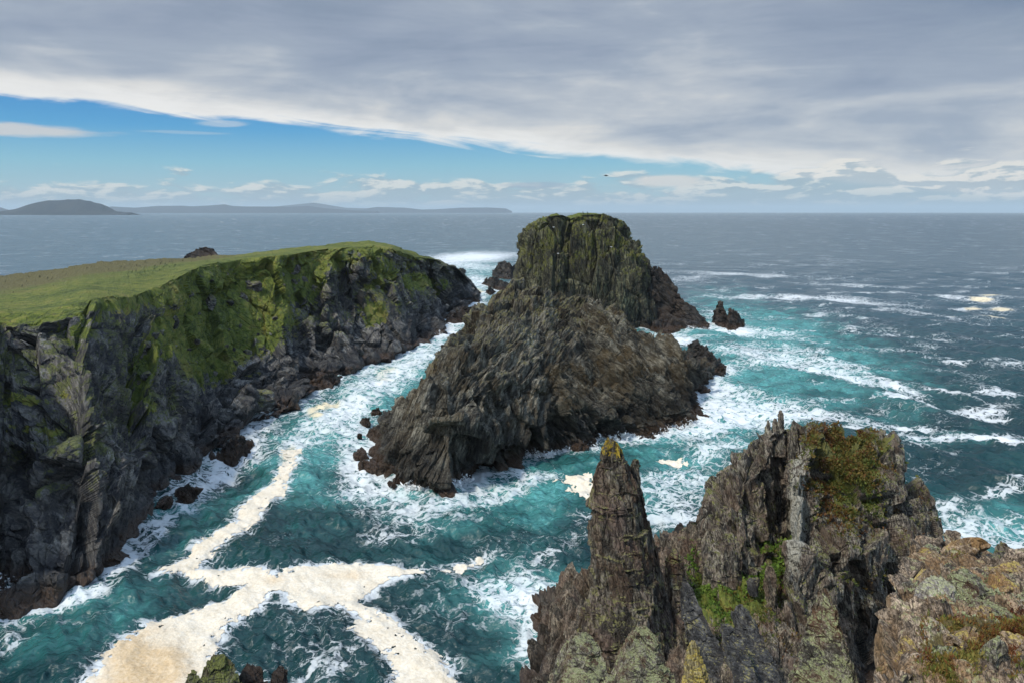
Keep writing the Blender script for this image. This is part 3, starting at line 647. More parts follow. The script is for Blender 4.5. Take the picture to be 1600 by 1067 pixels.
# ------------------------------------------------------------------ near crags (camera side)
def flip(T): return T
SC_F = [(2.4, 5, 12, .35, 1.2, .4), (.9, 2.0, 7, .14, 1.2, .5), (.32, .8, 3.0, .05, 1.2, .5)]
SC_N = [(2.6, 3.0, 4.6, .15, 1.5, .4), (1.0, 1.5, 3.2, .07, 1.4, .5), (.4, .8, 1.8, .03, 1.2, .5)]
scn = lambda k, f=1.0: [(a*k, b*k, c*k, d*k*f, e, g) for a, b, c, d, e, g in SC_N]
def lower_loft(name, T, mat, seg, rows, seed, F, scales, back, up=.15, tens=None, big=None, mask_fn=None, attrs_fn=None, base_z=None, caps=False):
    prof = []
    for p in T:
        q = [np.array(pt(*a)) for a in p]; s0 = q[0].copy(); s0[1] -= .8; s0[2] = (s0[2]-6 if base_z is None else base_z)
        r = q[-1]; e0 = r+np.array([0, back*.3, -(r[2])*.12]); e1 = r+np.array([0, back*.7, -r[2]*.5]); e2 = r+np.array([0, back, 0]); e2[2] = -3
        prof.append([s0]+q+[e0, e1, e2])
    if caps:
        def tip(p, s_):
            c = (p[0]+p[-1])/2; return [np.array([q_[0]*.6+c[0]*.4+s_*2.2, q_[1]*.4+c[1]*.6, q_[2]*.3-2.5]) for q_ in p]
        prof = [tip(prof[0], -1)]+prof+[tip(prof[-1], 1)]
    G = loft(prof, seg, rows); mask = mask_fn(G) if mask_fn else None
    G, D = displace(G, F, scales, seed, up=up, mask=mask, big=big, fac=(FC_F, J_for, .8), strata=[(1.9, .8), (.7, .30), (.28, .10)])
    V = G.reshape(-1, 3); note_waterline(V)
    return raw_mesh(name, V, grid_quads(*G.shape[:2]), mat, attrs=attrs_fn(G, D) if attrs_fn else None), G

# gully floor between the crags
def gp(u, L, sea_edge=None): return [(u, v, -Y) for v, Y in L]
GP = [
 [(790,1250,-60),(800,1150,-66),(815,1080,-74),(838,1020,-80),(838,1000,-84),(835,985,0)],
 [(835,1240,-58),(850,1150,-65),(862,1070,-72),(866,1010,-77),(868,965,-82),(872,940,-86)],
 [(900,1240,-55),(900,1150,-61),(900,1070,-68),(900,1010,-74),(900,950,-80),(905,905,-86)],
 [(960,1240,-52),(960,1150,-58),(960,1070,-64.5),(960,1000,-71),(960,950,-76),(960,890,-84)],
 [(1030,1240,-49),(1030,1150,-55),(1030,1070,-62),(1035,985,-72),(1038,905,-83),(1040,842,-94)],
 [(1075,1240,-49),(1075,1150,-55),(1075,1070,-62),(1078,985,-71),(1080,902,-82),(1078,840,-92)],
 [(1120,1240,-48),(1120,1150,-54),(1120,1060,-61),(1118,980,-70),(1115,900,-80),(1112,840,-88)],
 [(1170,1240,-48),(1170,1150,-54),(1170,1060,-61),(1170,970,-70),(1168,900,-79),(1165,860,-84)],
 [(1220,1240,-47),(1220,1150,-53),(1220,1060,-60),(1220,970,-70),(1220,895,-80),(1222,855,-84)],
 [(1290,1240,-47),(1290,1150,-54),(1295,1080,-62),(1300,1010,-71),(1300,960,-76),(1300,900,-84)],
 [(1380,1290,-56),(1380,1210,-60),(1380,1140,-67),(1385,1080,-75),(1390,1010,-84),(1390,960,-90)],
 [(1500,1290,-56),(1500,1210,-60),(1500,1140,-67),(1500,1050,-75),(1500,960,-84),(1500,915,-90)],
]
def g_attr(G, D):
    U, V_ = proj(G); n = normal_z(G)
    g = np.exp(-(((U-1180)/75)**2+((V_-890)/50)**2)) + .8*np.exp(-(((U-1150)/60)**2+((V_-960)/45)**2)) + .5*np.exp(-(((U-1100)/25)**2+((V_-900)/50)**2))
    g = g*.8*np.clip(n*1.6, .2, 1)
    return {'grass': g.ravel(), 'brown': (np.exp(-(((U-1190)/90)**2+((V_-980)/60)**2))*.7).ravel()}
M_floor = rock_mat('gully_rock', F_for, .13, (.020, .016, .011), (.062, .050, .034), (.19, .16, .115), asp=(1, 2, 3.2), bump=.6, rust_amt=.5, rust=(.11, .055, .03), lichen=(.10, .10, .03), lich_amt=.1,
                   pink=(.32, .24, .18), pink_amt=.3, black_top=8.0)
floor, GF = lower_loft('gully_floor', GP, M_floor, 60, [4, 30, 50, 60, 64, 44, 8, 6, 6], 201, F_for, SC_F, 10, up=.2, base_z=-4, attrs_fn=g_attr)
tag(floor, 'broken rock and mossy scree floor of the near gully', 'gully floor', kind='structure')

# big ridge crag with the pale prow
RP = [
 [(1088,895,-84),(1092,878,-85),(1096,862,-86),(1100,846,-87),(1104,830,-88),(1108,815,-89)],
 [(1105,895,-81),(1108,865,-82.5),(1110,835,-84.5),(1112,810,-86),(1115,790,-87.5),(1122,765,-90)],
 [(1135,905,-78),(1137,865,-80.5),(1136,830,-83),(1135,795,-85),(1140,760,-87.5),(1148,722,-91)],
 [(1172,910,-77.5),(1170,870,-79.5),(1165,820,-82),(1162,775,-85),(1168,735,-88),(1180,694,-92)],
 [(1200,905,-79),(1198,865,-82),(1198,820,-85),(1198,780,-87.5),(1200,735,-89.5),(1206,682,-92)],
 [(1222,905,-82),(1222,860,-87),(1224,810,-90),(1226,765,-91.5),(1229,725,-92.5),(1234,682,-94)],
 [(1229,950,-77),(1230,890,-84),(1233,830,-88.5),(1237,770,-90.5),(1242,715,-92),(1248,680,-93.5)],
 [(1236,985,-70.5),(1239,920,-73.5),(1243,850,-76.5),(1248,780,-79.8),(1253,720,-83.5),(1262,677,-89)],
 [(1262,1010,-69.5),(1265,935,-73.5),(1268,865,-77.5),(1272,800,-81.5),(1277,735,-85.5),(1282,670,-91)],
 [(1300,1020,-74),(1303,940,-75),(1305,870,-77.5),(1308,805,-81.5),(1312,742,-85.5),(1318,676,-91.5)],
 [(1340,1025,-84),(1342,945,-80),(1345,875,-78),(1346,812,-81.5),(1346,755,-85),(1352,686,-91.5)],
 [(1372,1020,-86),(1376,950,-82.5),(1380,880,-80.5),(1382,815,-82.5),(1380,750,-86.5),(1382,680,-91.5)],
 [(1402,1010,-87),(1406,945,-84),(1410,880,-82.5),(1412,820,-85.5),(1410,765,-88),(1404,705,-92)],
 [(1432,1000,-78),(1436,945,-81),(1440,890,-84),(1440,840,-86.5),(1434,800,-89),(1425,762,-92.5)],
 [(1458,1000,-82),(1462,950,-84.5),(1465,905,-86.5),(1465,870,-88.5),(1461,840,-90.5),(1452,800,-93)],
 [(1485,1000,-86),(1487,960,-88),(1486,930,-89.5),(1484,905,-91),(1480,885,-92.5),(1470,865,-94)],
 [(1500,1010,-92),(1500,980,-93),(1498,955,-94),(1495,935,-95),(1492,920,-95.5),(1488,905,-96)],
]
def r_attr(G, D):
    U, V_ = proj(G); n = normal_z(G)
    g = .9*np.exp(-(((U-1325-(V_-750)*.15)/55)**2+((V_-735)/75)**2)**1.4) + .7*np.exp(-(((U-1320)/60)**2+((V_-690)/18)**2)) \
      + .4*np.exp(-(((U-1420)/40)**2+((V_-830)/50)**2)) + .35*np.exp(-(((U-1400)/30)**2+((V_-700)/30)**2)) + .5*np.exp(-(((U-1350)/50)**2+((V_-900)/18)**2))
    g = g*(.55+.6*np.clip(n, 0, 1)) - .05*np.clip(D, -1, 2)
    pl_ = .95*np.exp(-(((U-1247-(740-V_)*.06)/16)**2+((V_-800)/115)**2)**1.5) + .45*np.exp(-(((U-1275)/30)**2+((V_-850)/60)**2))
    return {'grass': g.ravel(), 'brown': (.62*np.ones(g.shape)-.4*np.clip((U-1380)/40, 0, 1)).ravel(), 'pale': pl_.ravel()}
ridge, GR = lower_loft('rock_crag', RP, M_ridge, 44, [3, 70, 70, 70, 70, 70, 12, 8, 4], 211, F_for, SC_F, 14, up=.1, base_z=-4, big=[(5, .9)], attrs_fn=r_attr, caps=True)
tag(ridge, 'broad near crag with a pale upright prow and moss-covered right shoulder', 'crag')

def pillar(name, specs, mat, nu, nv, seed, F, scales, label, cat, ratio=.8, corner=7, up=.1, group=None, attr=None, fk=None):
    G = rings(specs, nu, nv, seed, ratio, corner)
    top = G[:, -1].mean(0); capG = np.stack([G[:, -1]*(1-t)+top*t for t in (.35, .7, .999)], 1); G = np.concatenate([G, capG], 1)
    mask = np.ones(G.shape[:2]); mask[:, -3:] = [.6, .3, 0.0]
    G, D = displace(G, F, scales, seed, closed=True, up=up, mask=mask, fac=([(a*(fk or scales[0][0]/2.6), b*(fk or scales[0][0]/2.6), c*(fk or scales[0][0]/2.6), d, e*(fk or scales[0][0]/2.6)) for a, b, c, d, e in [(1.2, 1.3, 2.2, .5, .14), (.45, .55, 1.0, .4, .05)]], J_for, .8))
    V = G.reshape(-1, 3); note_waterline(V)
    o = raw_mesh(name, V, grid_quads(G.shape[0], G.shape[1], True), mat, attrs=attr(V) if attr else None)
    return tag(o, label, cat, group)
def sc(k, f=1.0): return [(a*k, b*k, c*k, d*k*f, e, g) for a, b, c, d, e, g in SC_F]

pillar('rock_pinnacle', [(684,947,958,72),(692,941,969,71.9),(712,937,978,71.8),(728,932,984,71.7),(745,925,992,71.6),(765,920,999,71.4),(790,914,1006,71),(800,918,1010,71),(830,914,1020,70.5),(870,917,1030,70),(920,916,1036,69),(970,905,1042,68),(1020,893,1050,66.5),(1090,876,1062,64),(1190,860,1080,60)],
       M_needle, 340, 520, 301, F_for, scn(1.0, 1), 'tall leaning rock needle with orange lichen tip standing over the sea', 'rock needle', .75, 7, attr=lambda V: {'grass': np.clip((V[:, 2]-26.9)/2.4, 0, .50), 'brown': 0*V[:, 0]-1})
pillar('rock_pinnacle', [(718,987,997,73.6),(728,981,1002,73.5),(760,975,1005,73.3),(800,985,1012,73),(850,1000,1026,72.6),(900,1010,1038,72),(960,1018,1052,70.5),(1060,1030,1075,67)],
       M_needle, 160, 330, 302, F_for, scn(.7, .8), 'narrow shoulder fin leaning against the right side of the tall needle', 'rock fin', .8, 5)
pillar('rock_pinnacle', [(860,1046,1056,74),(875,1038,1068,73.6),(905,1036,1078,73),(950,1040,1092,71.5),(1000,1050,1115,69.5),(1070,1062,1145,66.5),(1160,1080,1190,62)],
       M_needle, 180, 300, 303, F_for, scn(.8, 1), 'rugged pillar just right of the tall needle across a dark cleft', 'rock pillar', .8, 6)
pillar('rock_pinnacle', [(835,1134,1142,79),(848,1112,1155,78.6),(875,1102,1160,78.2),(910,1092,1158,77.6),(950,1086,1156,76),(1010,1084,1158,72)],
       M_ridge, 170, 220, 304, F_for, sc(.7, 1), 'squat furrowed crag in the gully at the foot of the ridge', 'crag', .7, 6)
# upright blades along the ridge crest
for k, (u, vt, vb, wd, Y, lab) in enumerate([(1200,656,712,7,91.5,'outermost dark blade at the left end of the ridge crest'),(1211,653,712,8,92.2,'stubby blade between the two tallest on the ridge crest'),
        (1220,641,712,7,91.8,'tallest dark spike on the ridge crest'),(1240,657,730,8,90.6,'upright spike next to the gap in the ridge crest'),
        (1250,669,740,10,91.2,'broader notched blade at the edge of the mossy shoulder'),(1231,672,720,7,92,'low blade half hidden between the crest spikes'),(1190,692,730,7,91,'short leaning blade below the crest spikes')]):
    pillar('rock_spike', [(vt, u-wd*.3, u+wd*.25, Y), (vt+8, u-wd*.65, u+wd*.6, Y), (vt*.6+vb*.4, u-wd*1.0, u+wd*.95, Y-.2), (vb, u-wd*1.4, u+wd*1.3, Y-.7)],
           M_ridge, 44, 90, 320+k, F_for, sc(.3, .7), lab, 'rock spike', .8, 5, group='rock blades on the ridge crest')
# leaning slabs in the foreground gully
def slab(name, pts, mat, seed, label, cat, ratio=.45, k=.35, nu=120, nv=260, corner=5):
    return pillar(name, pts, mat, nu, nv, seed, F_slab, scn(k*1.6, .35), label, cat, ratio, corner)
F_slab = frame((.38, -.4, -.83), (.9, .3, .2))
slab('rock_slab', [(905,1066,1072,66),(925,1062,1086,65.6),(960,1064,1102,64.6),(1000,1072,1125,63),(1067,1092,1152,60),(1150,1120,1190,56)], M_blade, 341, 'long dark slab leaning diagonally beside the needle', 'rock slab')
slab('rock_slab', [(946,1150,1160,62),(958,1142,1172,61.7),(985,1146,1188,60.8),(1030,1160,1210,58.5),(1080,1176,1232,56),(1160,1200,1268,52)], M_blade, 342, 'dark pointed slab rising from the scree in mid gully', 'rock slab')
slab('rock_slab', [(976,1126,1144,58),(990,1124,1156,57.6),(1020,1132,1170,56.4),(1060,1142,1186,54.5),(1140,1160,1215,51)], M_blade, 343, 'grey square-topped slab in front of the dark pointed one', 'rock slab')
slab('rock_boulder', [(1001,1080,1086,46),(1012,1073,1094,45.8),(1035,1068,1103,45.4),(1067,1063,1112,44.6),(1130,1055,1128,42.5)], M_gold, 344, 'small pointed rock thick with orange and yellow lichen', 'rock', .7, .25)
slab('rock_boulder', [(978,1000,1010,47),(990,985,1024,46.6),(1015,968,1038,46),(1050,952,1052,45),(1100,935,1068,43.5),(1160,920,1085,41)], M_lich, 345, 'pyramid-shaped lichened rock in front of the tall needle', 'rock', .7, .3)
slab('rock_boulder', [(990,902,918,53),(1000,890,935,52.6),(1030,872,950,51.8),(1070,858,960,50.4),(1150,840,975,47)], M_lich, 346, 'grey blocky rock at the lower left foot of the needle', 'rock', .8, .35)
slab('rock_pinnacle', [(920,1280,1287,36),(936,1272,1298,35.8),(960,1262,1310,35.3),(1000,1246,1328,34.4),(1040,1232,1345,33.3),(1090,1220,1366,32),(1180,1200,1400,30)], M_lich, 347, 'steep pyramid rock furred with pale green lichen and moss', 'rock', .75, .3, 240, 330, 6)
slab('rock_boulder', [(884,1198,1206,74),(896,1193,1213,73.8),(915,1191,1216,73.4),(940,1198,1212,72.8),(950,1200,1210,72.6)], M_floor, 348, 'upright pinkish boulder standing on the mossy scree', 'boulder', .7, .3, 60, 80)
slab('rock_boulder', [(903,1172,1186,75),(908,1166,1190,74.8),(920,1167,1188,74.5),(930,1170,1186,74.2)], M_blade, 349, 'dark brick-shaped boulder lying on the mossy scree', 'boulder', .8, .25, 60, 60)
# bottom-left rock tips, standing in the sea below the camera
M3 = [([(1026,335,345,58),(1034,322,358,57.8),(1050,312,370,57.4),(1080,300,382,56.6),(1130,285,395,55),(1300,250,430,49)], M_olive, 'olive green rock tip poking in at the bottom edge', 351),
      ([(1052,295,303,58.5),(1062,290,312,58),(1090,280,320,57),(1150,265,330,54),(1300,240,345,48)], M_olive, 'small shoulder left of the olive rock tip', 352),
      ([(1040,385,396,60),(1048,376,408,59.6),(1065,370,418,59),(1100,360,428,57.6),(1180,345,440,54),(1300,335,450,50)], M_sky, 'black wet rock tip right of the olive one', 353),
      ([(1040,436,444,63),(1050,425,449,62.6),(1070,420,448,62),(1100,415,446,60.6),(1200,405,445,56)], M_sky, 'brown wet rock tip, rightmost at the bottom edge', 354)]
for sp_, m_, lab, sd_ in M3:
    pillar('rock_tip', sp_, m_, 110, 200, sd_, F_for, scn(.8, .9), lab, 'rock', .75, 6)
# ragged rocks on the skyline of the gully and right edge
for k, (u, vt, vb, wd, Y, lab) in enumerate([(1040,836,870,16,96,'dark knob on the gully skyline just right of the needle'),(1062,818,862,14,97,'dark knob on the gully skyline nearest the middle'),(1082,815,860,15,97,'dark knob on the gully skyline beside the crag foot')]):
    pillar('rock_outlier', [(vt, u-wd*.3, u+wd*.3, Y), (vt+8, u-wd*.7, u+wd*.75, Y-.2), (vb, u-wd*1.2, u+wd*1.2, Y-1), (vb+60, u-wd*1.5, u+wd*1.4, Y-3)], M_sky, 70, 90, 360+k, F_isr, sc(.5, 1), lab, 'rock', .8, 6)
for k, (u, vt, vb, wd, Y, lab) in enumerate([(1568,848,905,24,58,'sharp dark crag at the right edge above the surf'),(1592,860,920,22,57,'dark crag cut off by the right edge of the view'),(1538,866,905,14,59,'small knob left of the sharp right-edge crag')]):
    pillar('rock_outlier', [(vt, u-wd*.2, u+wd*.1, Y), (vt+10, u-wd*.5, u+wd*.45, Y-.2), (vb-15, u-wd*1.1, u+wd*1.0, Y-1), (vb+80, u-wd*1.9, u+wd*1.9, Y-3), (vb+600, u-wd*3, u+wd*4, Y-4)], M_ridge, 110, 160, 370+k, F_isr, sc(.45, .9), lab, 'rock', .8, 6)

# near outcrop, bottom right
OP = [
 [(1388,1260,-13),(1392,1160,-16),(1397,1067,-20),(1402,1000,-23.5),(1410,945,-27.5),(1418,912,-31),(1434,885,-35),(1446,868,-37.5)],
 [(1400,1260,-12.6),(1404,1160,-15.7),(1408,1067,-19.7),(1412,1000,-23.2),(1420,943,-27.2),(1428,908,-30.8),(1442,880,-34.8),(1456,860,-38)],
 [(1450,1260,-12.4),(1450,1160,-15.5),(1450,1067,-19.5),(1452,1000,-22.8),(1456,945,-26.8),(1462,910,-30.3),(1470,880,-34.5),(1476,858,-38)],
 [(1500,1260,-12.4),(1500,1160,-15.4),(1500,1067,-19.3),(1500,1000,-22.4),(1500,945,-26),(1500,910,-29.6),(1498,878,-34),(1496,846,-38)],
 [(1550,1260,-12.4),(1550,1160,-15.4),(1550,1067,-19.3),(1550,1000,-22.4),(1550,950,-25.6),(1548,918,-29),(1540,893,-33),(1530,869,-37)],
 [(1600,1260,-12.4),(1600,1160,-15.4),(1600,1067,-19.3),(1600,1000,-22.4),(1600,955,-25.4),(1595,925,-28.6),(1585,902,-32),(1575,884,-36)],
 [(1680,1260,-12.4),(1680,1160,-15.4),(1680,1067,-19.3),(1680,1000,-22.4),(1680,950,-25.6),(1680,920,-29),(1670,895,-32.5),(1660,880,-36)],
 [(1800,1260,-12.4),(1800,1160,-15.4),(1800,1067,-19.3),(1800,1000,-22.4),(1800,945,-26),(1800,915,-29.4),(1790,890,-33),(1780,870,-37)],
]
prof = []
for p in OP:
    q = [np.array(pt(*a)) for a in p]; s0 = q[0]-np.array([0, .5, 12]); r = q[-1]; e0 = r+np.array([0, 1.2, -1.0]); e1 = r+np.array([.3, 3, -12]); e2 = r+np.array([.5, 5, -38])
    prof.append([s0]+q+[e0, e1, e2])
left = [[np.array(x)+np.array([-.15-.0*i, .1, -5]) for i, x in enumerate(prof[0])], [np.array(x)+np.array([.25, .1, -18]) for x in prof[0]], [np.array(x)+np.array([.6, .1, -38]) for x in prof[0]]][::-1]
G = loft(left+prof, 56, [3, 14, 30, 60, 60, 60, 52, 50, 10, 6, 6])
U, V_ = proj(G); nz0 = normal_z(G)
F_out = frame((.5, -.3, -.8), (-.5, .8, .1))
G, D = displace(G, F_out, [(1.2, 1.8, 3.2, .12, 1.2, .5), (.5, .9, 1.4, .06, 1.3, .5), (.2, .4, .6, .02, 1.4, .5)], 401, up=.03, big=[(3, .25)], fac=([(2.0, 2.4, 3.2, .85, .45), (.8, .95, 1.3, .65, .16), (.3, .36, .48, .4, .04)], J_out, 1.0))
g = (.85*np.exp(-(((U-1560)/90)**2+((V_-1010)/45)**2)) + .55*np.exp(-(((U-1500)/80)**2+((V_-1040)/40)**2)) + .5*np.exp(-(((U-1505)/22)**2+((V_-862)/10)**2)) + .35*np.exp(-(((U-1480)/60)**2+((V_-990)/14)**2)))*np.clip(nz0*1.5, 0, 1) - .5*D
soil = np.exp(-(((U-1530)/55)**2+((V_-905)/20)**2))
outc = raw_mesh('cliff_outcrop', G.reshape(-1, 3), grid_quads(*G.shape[:2]), M_out, attrs={'grass': g.ravel(), 'brown': (.75+0*g).ravel()})
tag(outc, 'warm brown lichened outcrop with rusty turf, nearest ground at lower right', 'outcrop', kind='structure')
GO = G
for k, (sp_, m_, lab) in enumerate([
   ([(890,1500,1512,27.3),(902,1480,1534,27.1),(925,1468,1550,26.8),(956,1462,1556,26.2)], M_lich, 'rounded lichened hump behind the pale rock on the outcrop'),
   ([(903,1450,1474,27),(916,1430,1494,26.7),(945,1418,1496,26.2),(990,1410,1490,25)], M_pale, 'pale cracked rock at the left rim of the outcrop'),
   ([(946,1540,1566,25.4),(955,1506,1598,25.2),(970,1492,1606,24.9),(988,1486,1610,24.4)], M_lich, 'long low rock crusted with pale green lichen on the outcrop'),
   ([(1010,1462,1476,20.8),(1020,1456,1488,20.6),(1060,1454,1496,20.1),(1115,1448,1502,19.2)], M_lich, 'grey upright stone with a lichen cap at the bottom edge'),
   ([(990,1410,1420,21.9),(1004,1403,1430,21.7),(1050,1397,1440,21),(1130,1390,1450,19.8)], M_tan, 'tall tan slab on the left rim at the bottom edge'),
   ([(879,1574,1592,30.4),(889,1558,1608,30.2),(910,1552,1616,29.8),(938,1546,1622,29.2)], M_tan, 'smooth tan boulder at the right edge of the outcrop'),
   ([(930,1598,1612,25.9),(941,1580,1626,25.7),(960,1568,1634,25.3)], M_lich, 'small grey boulder right of the long lichened rock'),
   ([(858,1438,1454,36),(868,1430,1474,35.8),(890,1424,1482,35.2),(912,1416,1480,34.4)], M_tan, 'ochre block at the far left corner of the outcrop'),
   ([(1012,1546,1556,20.9),(1022,1538,1568,20.7),(1045,1534,1576,20.2),(1080,1530,1582,19.4)], M_lich, 'split grey stone half sunk in rusty turf')]):
    slab('outcrop_rock', sp_, m_, 420+k, lab, 'rock', .8, .16, 110, 120, 6)

rso = np.random.RandomState(31); Uo, Vo = proj(GO); no_ = normal_z(GO)
co = np.argwhere((Uo > 1425) & (Uo < 1610) & (Vo > 862) & (Vo < 1075) & (no_ > .3) & (GO[..., 1] > 18)); po = [boulder_mesh(660+k, M_tan if k % 2 == 0 else M_lich) for k in range(4)]; uo = [False]*4
for k in range(34):
    i_, j_ = co[rso.randint(len(co))]; p_ = GO[i_, j_]; sz = (.2+rso.rand()**2*.6)*p_[1]/28; t_ = k % 4
    o = po[t_].copy() if uo[t_] else po[t_]
    if uo[t_]: COL.objects.link(o)
    uo[t_] = True; o.location = Vector(p_)+Vector((0, 0, sz*.1)); o.scale = (sz*(1+rso.rand()*.8), sz, sz*.85); o.rotation_euler = (rso.rand(), rso.rand(), rso.rand()*6)
    tag(o, 'angular ochre boulder half sunk in the near outcrop' if t_ % 2 == 0 else 'angular lichened boulder half sunk in the near outcrop', 'boulder', 'ochre boulders of the near outcrop' if t_ % 2 == 0 else 'lichened boulders of the near outcrop')

WLa = np.concatenate(WATERLINE); rsw = np.random.RandomState(5); uw, vw = proj(np.stack([WLa[:, 0], WLa[:, 1], 0*WLa[:, 0]], 1))
sel = WLa[(WLa[:, 1] > 105) & (WLa[:, 1] < 340) & (uw > 20) & (uw < 1100) & (vw < 900)]; pw = [boulder_mesh(680+k, M_sky) for k in range(4)]; uw_ = [False]*4
for k in range(64):
    p_ = sel[rsw.randint(len(sel))]; sz = .5+rsw.rand()**2*1.5; t_ = k % 4
    o = pw[t_].copy() if uw_[t_] else pw[t_]
    if uw_[t_]: COL.objects.link(o)
    uw_[t_] = True; o.location = (p_[0]+rsw.randn()*1.6, p_[1]-rsw.rand()*2.5, sz*.1); o.scale = (sz*(1+rsw.rand()*.9), sz, sz*.9); o.rotation_euler = (rsw.rand(), rsw.rand(), rsw.rand()*6)
    tag(o, 'small dark wet boulder awash at the foot of the cliffs', 'boulder', 'wet boulders along the waterline')

# ------------------------------------------------------------------ low plants: many small leaves growing on the near rock
def leaf_mat(name, cols):
    m, nt = new_mat(name); t = nd(nt, 'ShaderNodeAttribute', attribute_name='tint').outputs['Fac']
    k = len(cols); c = RAMP(nt, t, [(i/(k-1), c_) for i, c_ in enumerate(cols)]); bsdf(nt, c, .8); return m
def scatter(name, G, wt, n, size, leaves, mat, seed, label, upright=.5, slim=.35, spread=1.0):
    rs = np.random.RandomState(seed); N = grid_normals(G).reshape(-1, 3); P = G.reshape(-1, 3)
    area = np.linalg.norm(np.cross(np.gradient(G, axis=0), np.gradient(G, axis=1)), axis=2).ravel()
    w_ = np.clip(wt.ravel(), 0, None)**1.5*area; w_ /= w_.sum(); idx = rs.choice(len(P), n, p=w_)
    C_ = P[idx]+rs.randn(n, 3)*size*.3; Nn = N[idx]; Nn = Nn/np.linalg.norm(Nn, axis=1, keepdims=True)
    tint = np.clip(fbm(C_/(size*14), seed, 3)*.9+.5+rs.randn(n)*.16, 0, 1)
    sz = size*(.5+rs.rand(n)**2*1.3)
    C2 = np.repeat(C_, leaves, 0); N2 = np.repeat(Nn, leaves, 0); S2 = np.repeat(sz, leaves)[:, None]; T2 = np.repeat(tint, leaves)+rs.randn(n*leaves)*.08
    D_ = rs.randn(n*leaves, 3)*spread*.7+N2*.6+np.array([0, 0, upright]); D_ /= np.linalg.norm(D_, axis=1, keepdims=True)
    side = np.cross(D_, rs.randn(n*leaves, 3)); side /= np.linalg.norm(side, axis=1, keepdims=True)+1e-9
    base = C2+rs.randn(n*leaves, 3)*S2*.35; tip = base+D_*S2*(.6+.7*rs.rand(n*leaves, 1)); mid = (base+tip)/2
    V = np.stack([base-N2*S2*.1, mid+side*S2*slim, tip, mid-side*S2*slim], 1).reshape(-1, 3)
    Q = np.arange(len(V)).reshape(-1, 4)
    return tag(raw_mesh(name, V, Q, mat, attrs={'tint': np.repeat(np.clip(T2, 0, 1), 4)}), label, 'plants', kind='stuff')
M_moss = leaf_mat('moss', [(.09, .035, .012), (.11, .055, .015), (.12, .085, .016), (.075, .08, .014), (.05, .075, .012), (.11, .12, .02)])
M_green = leaf_mat('green_plants', [(.03, .05, .01), (.06, .11, .014), (.10, .17, .02), (.14, .20, .03)])
M_turf = leaf_mat('rusty_turf', [(.05, .018, .014), (.12, .035, .015), (.17, .07, .02), (.20, .13, .03), (.10, .13, .025), (.24, .19, .05)])
M_pale = leaf_mat('pale_lichen', [(.16, .19, .08), (.28, .31, .16), (.36, .38, .24)])

U, V_ = proj(GR); nzr = normal_z(GR)
wr = np.exp(-(((U-1325-(V_-750)*.15)/60)**2+((V_-740)/80)**2)**1.6) + .9*np.exp(-(((U-1310)/55)**2+((V_-682)/16)**2)**2) + .10*np.exp(-(((U-1420)/45)**2+((V_-800)/70)**2)) + .25*np.exp(-(((U-1350)/50)**2+((V_-905)/18)**2))
wr = wr*(.35+np.clip(nzr, 0, 1))*np.clip(fbm(GR.reshape(-1, 3)/2.2, 12, 3).reshape(U.shape)*2+.75, 0, 1)
scatter('moss_cushions', GR, wr, 21000, .22, 4, M_moss, 501, 'olive and rust moss carpeting the shoulder of the near crag')
wg = np.exp(-(((GR[..., 0]-100)/1)**2))*0 + .9*np.exp(-(((U-1215)/22)**2+((V_-690)/25)**2)) 
U2, V2 = proj(GF); nf = normal_z(GF)
wf = (np.exp(-(((U2-1190)/60)**2+((V2-875)/40)**2)) + .7*np.exp(-(((U2-1120)/50)**2+((V2-950)/35)**2)) + .5*np.exp(-(((U2-1095)/20)**2+((V2-890)/40)**2)))*np.clip(nf, .1, 1)*np.clip(fbm(GF.reshape(-1, 3)/1.8, 13, 3).reshape(U2.shape)*2.4+.5, 0, 1)
scatter('gully_plants', GF, wf, 6500, .20, 5, M_green, 502, 'bright green leafy plants growing in the gully floor')
wf2 = np.exp(-(((U2-1185)/75)**2+((V2-960)/60)**2))*np.clip(fbm(GF.reshape(-1, 3)/1.5, 14, 3).reshape(U2.shape)*2+.4, 0, 1)
scatter('gully_turf', GF, wf2, 5000, .14, 4, M_moss, 503, 'thin olive turf among the scree of the gully')
U3, V3 = proj(GO); no = normal_z(GO)
inside = np.clip((U3-1425)/25, 0, 1)*(V3 < 1110)*np.clip(no*1.5, 0, 1)
wt = inside*(np.exp(-(((U3-1580)/75)**2+((V3-985)/25)**2)) + 1.1*np.exp(-(((U3-1520)/95)**2+((V3-1040)/38)**2)) + .8*np.exp(-(((U3-1465)/35)**2+((V3-985)/22)**2)) + .35*np.exp(-(((U3-1500)/20)**2+((V3-862)/10)**2)))
wt = wt*np.clip(fbm(GO.reshape(-1, 3)/.9, 15, 3).reshape(U3.shape)*2+.6, 0, 1)
scatter('rusty_turf', GO, wt, 24000, .085, 4, M_turf, 504, 'rust red and ochre turf on the near outcrop', upright=1.0, slim=.16, spread=.7)
wl = inside*(np.exp(-(((U3-1530)/50)**2+((V3-925)/18)**2))+.6*np.exp(-(((U3-1440)/18)**2+((V3-985)/8)**2))+.5*np.exp(-(((U3-1560)/70)**2+((V3-962)/8)**2)))*np.clip(fbm(GO.reshape(-1, 3)/.6, 16, 3).reshape(U3.shape)*2+.4, 0, 1)
scatter('lichen_tufts', GO, wl, 6000, .05, 5, M_pale, 505, 'pale grey-green bushy lichen on the near outcrop')

